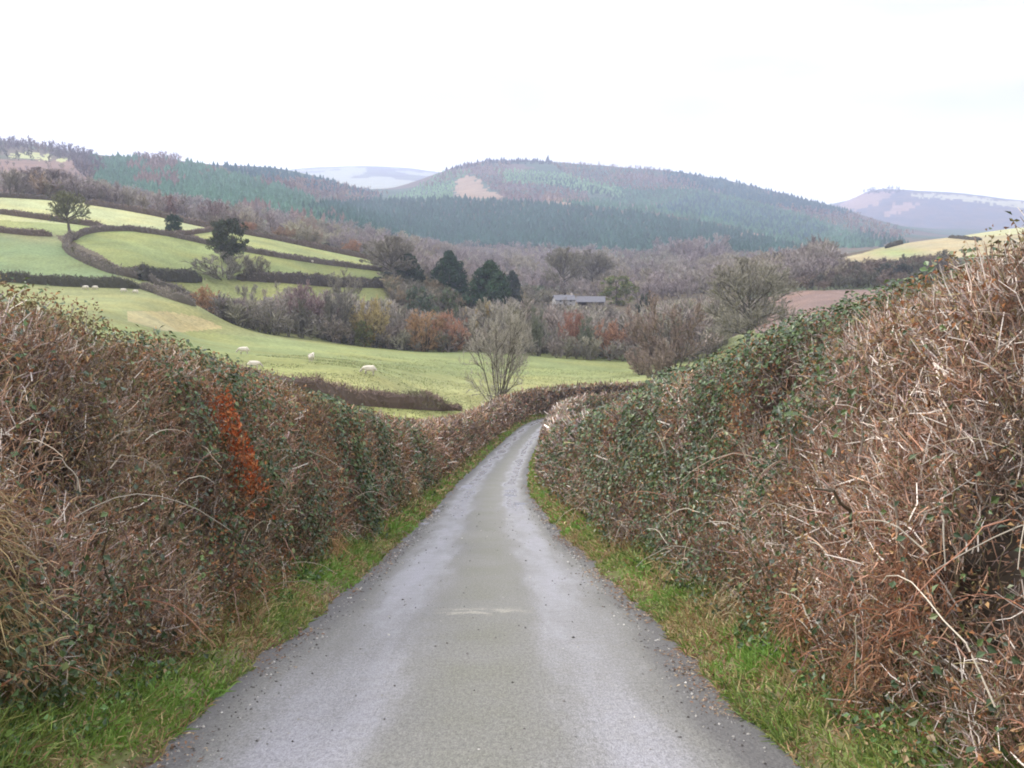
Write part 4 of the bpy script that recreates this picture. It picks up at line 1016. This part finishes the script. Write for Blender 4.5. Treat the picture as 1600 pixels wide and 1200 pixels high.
    broadleaf(mb, [(1195,415),(1300,410),(1330,418),(1420,414),(1480,404),(1500,430),(1420,452),(1330,454),(1200,454)], [(.15,.13,.11),(.19,.155,.135),(.13,.13,.105)], 7, 5, 380, 700, DEC, 1.3, 40, 6)
    broadleaf(mb, [(-40,258),(140,256),(150,284),(-40,296)], VAL[2:4], 13, 6, 600, 1500, DEC, 1.2, 40, 8)
    broadleaf(mb, [(598,444),(640,432),(800,436),(860,452),(860,476),(760,490),(620,482)], [GGRN, (.22,.21,.165), (.24,.225,.19), (.19,.19,.13), (.27,.225,.15)], 7, 6, 300, 520, DEC, 1.3, 30, 12)
    tag(mb.build('valley_wood', M_WOOD), 'grey and purplish bare woodland filling the valley', 'wood', kind='stuff')
    mb = MB()   # the stream wood behind its front row of separate trees
    n = 420; x = rng.uniform(345, 1190, n); r = rng.uniform(280, 400, n)
    r = np.where((x > 850) & (x < 980), np.minimum(r, 345), r); r = np.where(x < 600, rng.uniform(275, 325, n), r)
    P = at_range(x, r); ty = np.interp(x, [345, 420, 480, 540, 600, 640, 700, 760, 800, 850, 900, 960, 1000, 1050, 1190], [478, 456, 444, 456, 466, 478, 482, 472, 462, 480, 486, 489, 474, 462, 458]) + 30 * rng.random(n) ** 1.3
    d = ray(x, ty); H = np.clip(d[:, 2] / np.hypot(d[:, 0], d[:, 1]) * r - P[:, 2], 3, 15) * 1.12
    cols = np.array([(.29,.27,.235), (.25,.235,.21), (.29,.28,.215), (.30,.26,.235)]); c = cols[rng.integers(0, 4, n)] * rng.uniform(.85, 1.2, (n, 1))
    forest(mb, DEC, P, H, H * rng.uniform(.75, 1.1, n), c)
    n = 480; x = rng.uniform(345, 1120, n); r = rng.uniform(258, 300, n); P = at_range(x, r); H = rng.uniform(3.5, 8, n)
    c = cols[rng.integers(0, 4, n)] * rng.uniform(.7, 1.1, (n, 1)); forest(mb, DEC, P, H, H * rng.uniform(.9, 1.4, n), c)
    n = 60; x = rng.uniform(848, 962, n); r = rng.uniform(355, 393, n); P = at_range(x, r); d = ray(x, 471 + 12 * rng.random(n)); H = np.clip(d[:, 2] / np.hypot(d[:, 0], d[:, 1]) * r - P[:, 2], 2, 14) * 1.05
    c = cols[rng.integers(0, 4, n)] * rng.uniform(.85, 1.15, (n, 1)); forest(mb, DEC, P, H, H * rng.uniform(.9, 1.3, n), c)
    tag(mb.build('stream_wood', M_WOOD), 'grey bare thicket along the stream beyond the meadow', 'wood', kind='stuff')
woods()

# ------------------------------------------------------------------ field hedges
def field_hedge(line, h, w, label, col=(.15,.115,.09), col2=(.10,.105,.06), rmin=70, rmax=900, dens=1., gap=None):
    pts = []
    for (a, b) in zip(line[:-1], line[1:]):
        k = max(2, int(math.hypot(b[0] - a[0], b[1] - a[1]) / 6)); f = np.linspace(0, 1, k, endpoint=False)
        pts += [(a[0] + (b[0] - a[0]) * t, a[1] + (b[1] - a[1]) * t) for t in f]
    pts.append(line[-1]); pts = np.array(pts)
    P = hit(pts[:, 0], pts[:, 1], rmin, rmax); P = P[~np.isnan(P[:, 0])]
    # smooth and resample evenly in the ground plan
    for _ in range(3): P[1:-1, :2] = .5 * P[1:-1, :2] + .25 * (P[:-2, :2] + P[2:, :2])
    d = np.concatenate([[0], np.cumsum(np.linalg.norm(np.diff(P[:, :2], axis=0), axis=1))]); Lh = d[-1]
    s = np.arange(0, Lh, .7); C = np.stack([np.interp(s, d, P[:, 0]), np.interp(s, d, P[:, 1])], 1)
    T = unit(np.gradient(C, axis=0)); N = np.stack([T[:, 1], -T[:, 0]], 1); Z = ground_z(C[:, 0], C[:, 1])
    r = np.hypot(C[:, 0], C[:, 1]).mean()
    root = empty('hedge', (*C[len(C) // 2], Z[len(C) // 2])); off = np.array(root.location)
    hh = h * (.8 + .45 * fbm(s / 5, s * 0, int(abs(line[0][0])) + 3) + .12 * (vnoise(s / 1.5, s * 0, 7) - .5))
    endt = np.minimum(s, Lh - s); hh = hh * (.45 + .55 * sstep(0, 3.5, endt))
    if gap is not None: hh = hh * (1 - .6 * np.exp(-((s / Lh - gap) / .03) ** 2))
    sec = np.array([(-.46, -.1), (-.5, .35), (-.44, .75), (-.2, .93), (.2, .93), (.44, .75), (.5, .35), (.46, -.1)])
    jit = 1 + (rng.random((len(s), 8)) - .5) * .3
    V = np.stack([C[:, None, 0] + N[:, None, 0] * sec[None, :, 0] * w * .85 * jit, C[:, None, 1] + N[:, None, 1] * sec[None, :, 0] * w * .85 * jit, Z[:, None] + sec[None, :, 1] * hh[:, None] * .92 * jit], -1)
    ns, nq = len(s), 8; i = np.arange(ns - 1)[:, None]; j = np.arange(nq - 1)[None]
    q = np.stack([i * nq + j, i * nq + j + 1, (i + 1) * nq + j + 1, (i + 1) * nq + j], -1).reshape(-1, 4)
    mb = MB(); mb.add(V.reshape(-1, 3) - off, q, np.array(col) * .55)  # solid core in darkened hedge colour, the shade inside put into it
    o = mb.build('shade_core', M_FHEDGE, root)
    px = .65 * r / 1005.
    n = int(min(30000, Lh * h * 2.2 * .55 / (px * .55) * dens)); k = rng.integers(0, ns - 1, n); f = rng.random((n, 1))
    a = rng.uniform(-1.25, 1.25, n)  # around the section
    t = np.sin(a) * .5 * w; z = np.cos(a * .93).clip(0, 1) * hh[k] * rng.uniform(.75, 1.0, n); z = np.where(np.abs(a) > .9, rng.random(n) * hh[k] * .85, z)
    c2 = C[k] * (1 - f) + C[k + 1] * f
    p = np.stack([c2[:, 0] + N[k, 0] * t, c2[:, 1] + N[k, 1] * t, Z[k] + z], 1)
    tg = np.concatenate([T[k], np.zeros((n, 1))], 1)
    d_ = unit(rand_dir(n) * .8 + np.array([0, 0, .55]) + tg * rng.normal(size=(n, 1)) * .4)
    pt = curves(p, d_, rng.uniform(.2, .6, n) * (.6 + .25 * h), 2, .1, .05)
    nz = fbm(s[k] / 7, z * .5, 13)
    cc = np.where((nz > .54)[:, None], np.array(col2), np.array(col)) * rng.uniform(.6, 1.55, (n, 1))
    mb = MB(); tubes(mb, pt - off, px * .5 * np.array([[1, .6]]), cc, 2); mb.build('twigs', M_FHEDGE, root)
    return tag(root, label, 'hedge')
BRN, PUR = (.20,.15,.12), (.19,.15,.15)
field_hedge([(330,592),(405,606),(450,614),(545,630),(640,638),(724,641)], 1.6, 1.5, 'brown hedge crossing below the sheep meadow to the lane hedge', (.20,.145,.115), (.15,.14,.08), 70, 128, 1.2, gap=.955)
field_hedge([(-80,326),(0,334),(60,342),(110,349),(165,356)], 2.0, 1.8, 'brown hedge under the brightest field behind the leaning tree', BRN, (.14,.13,.08), 330, 440)
field_hedge([(-80,356),(0,363),(50,368),(84,369)], 2.0, 1.8, 'short hedge ending at a gap above the bluish green crop', BRN, (.14,.13,.08), 300, 420)
field_hedge([(114,376),(125,368),(150,362),(200,360),(260,368),(330,383),(420,400),(500,412),(604,425)], 2.0, 1.8, 'long curved hedge around the top of the mid hillside field', (.19,.155,.13), (.13,.12,.08), 300, 440)
field_hedge([(268,367),(300,366),(334,361)], 1.8, 1.6, 'short hedge running from the small round tree to the ivy covered tree', BRN, (.14,.13,.08), 330, 450)
field_hedge([(132,319),(180,326),(250,339),(290,349),(330,357),(420,373),(520,394),(608,412)], 2.4, 2., 'top hedge along the crest of the left fields', (.19,.145,.12), (.13,.115,.08), 380, 470)
field_hedge([(-80,308),(0,308),(70,312),(128,318)], 1.8, 1.8, 'low dark hedge along the far left crest', (.15,.12,.10), (.08,.08,.06), 380, 475)
field_hedge([(116,372),(98,384),(110,398),(140,413),(178,428),(216,436)], 2.6, 2.2, 'hedge slanting down between the bluish crop and the mid field', (.19,.16,.13), (.13,.12,.08), 270, 400)
field_hedge([(200,424),(222,434),(250,449),(280,462),(322,478)], 2.6, 2.2, 'thick hedge slanting from the hedge corner to the orange tree', (.18,.155,.125), (.11,.11,.07), 235, 360)
field_hedge([(216,450),(245,460),(280,472),(306,479)], 2.3, 1.9, 'lower slanting hedge above the sheep pasture', (.21,.18,.145), (.13,.12,.08), 230, 330)
field_hedge([(-80,436),(20,441),(100,447),(160,449),(214,451)], 2.6, 2., 'dark hedge between the bluish crop and the sheep pasture', (.11,.105,.075), (.075,.08,.05), 230, 330)
field_hedge([(214,436),(260,438),(312,440)], 3.7, 3.2, 'tall dark overgrown hedge at the foot of the mid field', (.085,.08,.06), (.06,.065,.045), 290, 400)
field_hedge([(372,436),(450,442),(520,447),(600,449)], 3.2, 2.4, 'dark hedge behind the stream wood under the mid hillside field', (.12,.10,.085), (.075,.075,.055), 290, 420)
field_hedge([(1385,388),(1415,380),(1442,374)], 2.4, 2.2, 'dark hedge on the left shoulder of the right stubble field', (.12,.11,.09), (.09,.09,.07), 480, 800)
field_hedge([(1454,371),(1490,372),(1532,376)], 1.5, 2.2, 'dark hedge along the crest of the right stubble field', (.12,.11,.09), (.09,.09,.07), 480, 800)

# ------------------------------------------------------------------ sheep
def sheep_mesh(name, graze):
    hv = .42 if graze else .86; hx = .78 if graze else .74
    V = [(-.42,0,.62),(-.12,0,.66),(.22,0,.66),(.42,0,.70),(.60,0,.62 if graze else .80),(hx-.04,0,hv),(hx+.12,0,hv-.14)]
    R = [.22,.27,.27,.22,.13,.105,.06]; E = [(k, k + 1) for k in range(6)]
    for bx, par in ((-.40, 0), (.30, 2)):
        for sy in (-1, 1):
            n = len(V); V += [(bx, sy * .13, .46), (bx + .02, sy * .13, .24), (bx, sy * .13, .02)]; R += [.11, .05, .045]; E += [(par, n), (n, n + 1), (n + 1, n + 2)]
    n = len(V); V += [(-.62, 0, .56), (-.68, 0, .40)]; R += [.07, .045]; E += [(0, n), (n, n + 1)]
    for sy in (-1, 1):
        n = len(V); V += [(hx - .08, sy * .15, hv + .05)]; R += [.03]; E += [(5, n)]
    me = bpy.data.meshes.new(name + '_skel'); me.from_pydata(V, E, []); o = bpy.data.objects.new('tmp', me); COL.objects.link(o)
    md = o.modifiers.new('skin', 'SKIN'); s2 = o.modifiers.new('sub', 'SUBSURF'); s2.levels = 2; s2.render_levels = 2
    for k, r in enumerate(R): me.skin_vertices[0].data[k].radius = (r, r * (1.05 if k < 4 else 1))
    me.skin_vertices[0].data[1].use_root = True
    dg = bpy.context.evaluated_depsgraph_get(); ev = o.evaluated_get(dg); out = bpy.data.meshes.new_from_object(ev); bpy.data.objects.remove(o)
    v = np.empty(len(out.vertices) * 3, np.float32); out.vertices.foreach_get('co', v); v = v.reshape(-1, 3)
    wool = (v[:, 2] > .36) & (v[:, 0] < .60)
    lump = 1 + .07 * (fbm(v[:, 0] * 9 + v[:, 1] * 5, v[:, 2] * 9, 3) - .5) * 2
    v[wool] = np.array([0, 0, .62]) * (1 - lump[wool][:, None]) + v[wool] * lump[wool][:, None]; out.vertices.foreach_set('co', v.ravel())
    c = np.where(wool[:, None], np.array([.62, .57, .48]), np.array([.42, .38, .33])); a = out.color_attributes.new('col', 'FLOAT_COLOR', 'POINT')
    a.data.foreach_set('color', np.concatenate([c, np.ones((len(c), 1))], 1).astype(np.float32).ravel())
    out.polygons.foreach_set('use_smooth', np.ones(len(out.polygons), bool)); out.materials.clear(); out.materials.append(M_WOOL); out.name = name; return out
M_WOOL = veg_mat('wool', .9, .1, vary=.12, scale=14)
SHEEP = [sheep_mesh('sheep_grazing', True), sheep_mesh('sheep_standing', False)]
for (x, y, rot, k, sc_, label, rl) in (
 (577, 586, 178, 0, 1.32, 'largest white sheep grazing alone in the middle of the meadow', (80, 300)),
 (487, 565, 85, 1, 1.25, 'white sheep seen end on in the meadow, left of the middle one', (80, 300)),
 (381, 554, 190, 0, 1.25, 'white sheep grazing highest up the meadow at left', (80, 300)),
 (397, 578, 10, 0, 1.2, 'white sheep low behind the left lane hedge', (80, 300)),
 (134, 453, 180, 0, 1.2, 'leftmost white sheep of the upper pasture below the dark hedge', (180, 320)),
 (149, 453, 175, 0, 1.15, 'second white sheep from the left in the upper pasture', (180, 320)),
 (193, 457, 10, 0, 1.1, 'third sheep from the left in the upper pasture', (180, 320)),
 (212, 459, 170, 0, 1.1, 'rightmost sheep of the upper pasture near the slanting hedge', (180, 320)),
 (487, 411, 160, 0, 1.2, 'left one of two tiny sheep in the mid hillside field', (300, 440)),
 (500, 412, 170, 0, 1.2, 'right one of two tiny sheep in the mid hillside field', (300, 440)),
 (899, 555, 180, 0, 1.3, 'white sheep at the far meadow edge, left of a pair', (150, 300)),
 (911, 555, 5, 1, 1.2, 'white sheep at the far meadow edge, right of a pair', (150, 300)),
 (966, 559, 175, 0, 1.2, 'sheep at the right end of the meadow, left of its neighbour', (150, 300)),
 (983, 559, 10, 0, 1.25, 'last sheep at the right end of the meadow by the brown hedge', (150, 300))):
    P = hit(x, y, *rl)[0]
    if np.isnan(P[0]): continue
    o = bpy.data.objects.new('sheep', SHEEP[k]); COL.objects.link(o); o.location = P; o.rotation_euler = (0, 0, math.radians(rot)); o.scale = (sc_,) * 3
    tag(o, label, 'sheep', 'sheep grazing in the fields')

# ------------------------------------------------------------------ farm in the valley
def gable(L, W, eave, ridge, over=.5):
    V = [(-L/2,-W/2,0),(L/2,-W/2,0),(L/2,W/2,0),(-L/2,W/2,0),(-L/2,-W/2,eave),(L/2,-W/2,eave),(L/2,W/2,eave),(-L/2,W/2,eave),(-L/2,0,ridge),(L/2,0,ridge)]
    return V
def slab_roof(L, W, eave, ridge, over, th, col):
    mb = MB(); sl = (ridge - eave) / (W / 2); x = L / 2 + over
    for sy in (-1, 1):
        e = W / 2 + over; V = []
        for xx in (-x, x):
            V += [(xx, sy * e, eave - sl * over), (xx, sy * .0, ridge + .02 * (sy > 0)), (xx, sy * .0, ridge + th + .02 * (sy > 0)), (xx, sy * e, eave - sl * over + th)]
        mb.add(V, [(0, 1, 2, 3), (7, 6, 5, 4), (0, 4, 5, 1), (1, 5, 6, 2), (2, 6, 7, 3), (3, 7, 4, 0)], col)
    return mb
def box(mb, x0, x1, y0, y1, z0, z1, col):
    V = [(x, y, z) for z in (z0, z1) for y in (y0, y1) for x in (x0, x1)]
    mb.add(V, [(0, 2, 3, 1), (4, 5, 7, 6), (0, 1, 5, 4), (2, 6, 7, 3), (0, 4, 6, 2), (1, 3, 7, 5)], col)
def farm():
    def base(x, r, ytop, hgt):
        P = at_range(np.array([float(x)]), np.array([float(r)]))[0]; d = ray(x, ytop); zt = d[2] / math.hypot(d[0], d[1]) * r
        return P[0], P[1], zt - hgt, P[2]
    # long open-fronted barn
    X, Y, Z, g = base(922, 405, 463, 5.2); L, W = 10.6, 7.
    b = empty('barn', (X, Y, Z), math.radians(-6))
    mb = MB(); wc = (.16,.155,.15)
    box(mb, -L/2, L/2, W/2 - .2, W/2, min(0, g - Z) - .5, 3.3, wc); box(mb, -L/2, -L/2 + .2, -W/2, W/2 - .2, min(0, g - Z) - .5, 3.3, wc); box(mb, L/2 - .2, L/2, -W/2, W/2 - .2, min(0, g - Z) - .5, 3.3, wc)
    for sx in (-1, 1):
        xx = sx * (L / 2 - .1) ; mb.add([(xx - .1, -W/2, 3.3), (xx + .1, -W/2, 3.3), (xx + .1, W/2, 3.3), (xx - .1, W/2, 3.3), (xx - .1, 0, 5.05), (xx + .1, 0, 5.05)], [(0, 1, 5, 4), (2, 3, 4, 5)], wc); mb.add([(xx - .1, -W/2, 3.3), (xx - .1, W/2, 3.3), (xx - .1, 0, 5.05), (xx + .1, -W/2, 3.3), (xx + .1, W/2, 3.3), (xx + .1, 0, 5.05)], [(0, 1, 2), (5, 4, 3)], wc)
    mb.build('wall', M_PLAIN, b)
    for k in range(4):
        p = MB(); x = -L/2 + .9 + k * (L - 1.8) / 3; box(p, x - .12, x + .12, -W/2 + .05, -W/2 + .3, min(0, g - Z) - .5, 3.2, (.18, .15, .12)); p.build('post', M_PLAIN, b)
    slab_roof(L, W, 3.3, 5.1, .5, .14, (.125, .125, .14)).build('roof', M_PLAIN, b)
    tag(b, 'long grey roofed barn with dark open front among the valley trees', 'barn')
    # white farmhouse
    X, Y, Z, g = base(880, 425, 461, 5.6); L, W = 8.5, 6.
    h = empty('farmhouse', (X, Y, Z), math.radians(12)); mb = MB(); wc = (.36, .355, .35)
    V = gable(L, W, 3.7, 5.5); z0 = min(0, g - Z) - .5; V = [(x, y, z0 if z == 0 else z) for x, y, z in V]
    mb.add(V, [(0, 1, 5, 4), (2, 3, 7, 6)], wc); mb.add(V, [(1, 2, 6), (1, 6, 5), (5, 6, 9), (3, 0, 4), (3, 4, 7), (7, 4, 8)], wc); mb.build('wall', M_PLAIN, h)
    rf = slab_roof(L, W, 3.7, 5.5, .35, .16, (.15, .15, .165)).build('roof', M_PLAIN, h)
    c = MB(); box(c, L/2 - 1.2, L/2 - .5, -.35, .35, 5.0, 6.5, (.55, .50, .46)); c.build('chimney', M_PLAIN, rf)
    for k in (-1, 1):
        for zz in (1.0, 2.9):
            wn = MB(); box(wn, k * 2.2 - .45, k * 2.2 + .45, -W/2 - .04, -W/2 + .05, zz, zz + 1., (.05, .055, .06)); wn.build('window', M_PLAIN, h)
    d = MB(); box(d, -.5, .5, -W/2 - .05, -W/2 + .05, 0, 2.1, (.12, .10, .09)); d.build('door', M_PLAIN, h)
    tag(h, 'small pale farmhouse roof half hidden by trees left of the barn', 'house')
farm()

# ------------------------------------------------------------------ air, sky, sun, camera
def haze():
    x0, x1, y0, y1, z0, z1 = -9500, 9500, -300, 9800, -420, 900
    V = np.array([(x, y, z) for z in (z0, z1) for y in (y0, y1) for x in (x0, x1)], float)
    Fc = np.array([(0, 2, 3, 1), (4, 5, 7, 6), (0, 1, 5, 4), (2, 6, 7, 3), (0, 4, 6, 2), (1, 3, 7, 5)])
    m = bpy.data.materials.new('haze_air'); m.use_nodes = True; nt = m.node_tree
    nt.nodes.remove(nt.nodes['Principled BSDF'])
    v = nt.nodes.new('ShaderNodeVolumePrincipled'); v.inputs['Color'].default_value = (.67, .745, 1, 1); v.inputs['Density'].default_value = HAZE_D; v.inputs['Anisotropy'].default_value = .2
    nt.links.new(v.outputs[0], nt.nodes['Material Output'].inputs['Volume'])
    mb = MB(); mb.add(V, Fc, (1, 1, 1)); o = mb.build('haze', m); tag(o, kind='stuff')
HAZE_D = 1.6e-4; EXPO = 1.3
haze()

SUN_EL, SUN_AZ = math.radians(38), math.radians(-62)     # azimuth from +Y towards +X
w = bpy.data.worlds.new('World'); sc.world = w; w.use_nodes = True
nt = w.node_tree; bg = nt.nodes['Background']
sky = nt.nodes.new('ShaderNodeTexSky'); sky.sky_type = 'NISHITA'; sky.sun_disc = False
sky.sun_elevation = SUN_EL; sky.sun_rotation = SUN_AZ; sky.air_density = 1; sky.dust_density = 3; sky.ozone_density = 1
# cloud sheet: the same sky light made white, with soft unevenness
bw = nt.nodes.new('ShaderNodeRGBToBW'); nt.links.new(sky.outputs[0], bw.inputs[0])
tc = nt.nodes.new('ShaderNodeTexCoord'); mp = nt.nodes.new('ShaderNodeMapping'); mp.inputs['Scale'].default_value = (1, 1, 3.5)
no = nt.nodes.new('ShaderNodeTexNoise'); no.inputs['Scale'].default_value = 2.2; no.inputs['Detail'].default_value = 4
nt.links.new(tc.outputs['Generated'], mp.inputs[0]); nt.links.new(mp.outputs[0], no.inputs['Vector'])
mr = nt.nodes.new('ShaderNodeMapRange'); mr.inputs[1].default_value = .3; mr.inputs[2].default_value = .7; mr.inputs[3].default_value = 7.2; mr.inputs[4].default_value = 9.6
nt.links.new(no.outputs[0], mr.inputs[0])
cl = nt.nodes.new('ShaderNodeVectorMath'); cl.operation = 'SCALE'; cl.inputs[0].default_value = (.97, .96, 1.0); nt.links.new(mr.outputs[0], cl.inputs['Scale'])
# a thinner, greyer bank of cloud low in the sky
sx = nt.nodes.new('ShaderNodeSeparateXYZ'); nt.links.new(tc.outputs['Generated'], sx.inputs[0])
def ramp(v, a, b, c, d):
    n = nt.nodes.new('ShaderNodeMapRange'); n.interpolation_type = 'SMOOTHSTEP'
    for i, q in enumerate((a, b, c, d)): n.inputs[i + 1].default_value = q
    nt.links.new(v, n.inputs[0]); return n.outputs[0]
n2 = nt.nodes.new('ShaderNodeTexNoise'); n2.inputs['Scale'].default_value = 5; n2.inputs['Detail'].default_value = 5; nt.links.new(mp.outputs[0], n2.inputs['Vector'])
ml = nt.nodes.new('ShaderNodeMath'); ml.operation = 'MULTIPLY'
nt.links.new(ramp(sx.outputs[2], .05, .13, 0, 1), ml.inputs[0]); nt.links.new(ramp(sx.outputs[2], .30, .5, 1, 0), ml.inputs[1])
lc = nt.nodes.new('ShaderNodeVectorMath'); lc.operation = 'SCALE'; lc.inputs[0].default_value = (1.04, .975, .99)
nt.links.new(ramp(n2.outputs[0], .35, .65, 3.55, 4.5), lc.inputs['Scale'])
mb_ = nt.nodes.new('ShaderNodeMix'); mb_.data_type = 'RGBA'
nt.links.new(ml.outputs[0], mb_.inputs[0]); nt.links.new(cl.outputs[0], mb_.inputs[6]); nt.links.new(lc.outputs[0], mb_.inputs[7])
mx = nt.nodes.new('ShaderNodeMix'); mx.data_type = 'RGBA'; mx.inputs[0].default_value = .88
nt.links.new(sky.outputs[0], mx.inputs[6]); nt.links.new(mb_.outputs[2], mx.inputs[7])
nt.links.new(mx.outputs[2], bg.inputs[0]); bg.inputs[1].default_value = .12

sd = bpy.data.lights.new('sun', 'SUN'); sd.energy = 1.5; sd.angle = math.radians(12); sd.color = (1, .95, .87)
so = bpy.data.objects.new('sun', sd); COL.objects.link(so); so.location = (-40, 30, 60)
D = (math.sin(SUN_AZ) * math.cos(SUN_EL), math.cos(SUN_AZ) * math.cos(SUN_EL), math.sin(SUN_EL))
from mathutils import Vector
so.rotation_euler = Vector(D).to_track_quat('Z', 'Y').to_euler()

cam = bpy.data.cameras.new('camera'); cam.sensor_width = 36; cam.lens = 36 * F / 1600; cam.clip_start = .1; cam.clip_end = 30000
co = bpy.data.objects.new('camera', cam); COL.objects.link(co); co.location = (0, 0, 0); co.rotation_euler = (math.pi / 2 - PITCH, 0, 0)
sc.camera = co
sc.view_settings.view_transform = 'Standard'; sc.view_settings.look = 'None'; sc.view_settings.gamma = 1; sc.view_settings.use_curve_mapping = False
sc.view_settings.exposure = EXPO
sc.render.engine = 'CYCLES'
cy = sc.cycles; cy.max_bounces = 6; cy.diffuse_bounces = 3; cy.glossy_bounces = 2; cy.transmission_bounces = 3; cy.volume_bounces = 1; cy.transparent_max_bounces = 6
cy.use_denoising = True; cy.caustics_reflective = False; cy.caustics_refractive = False
cy.filter_width = 1.9
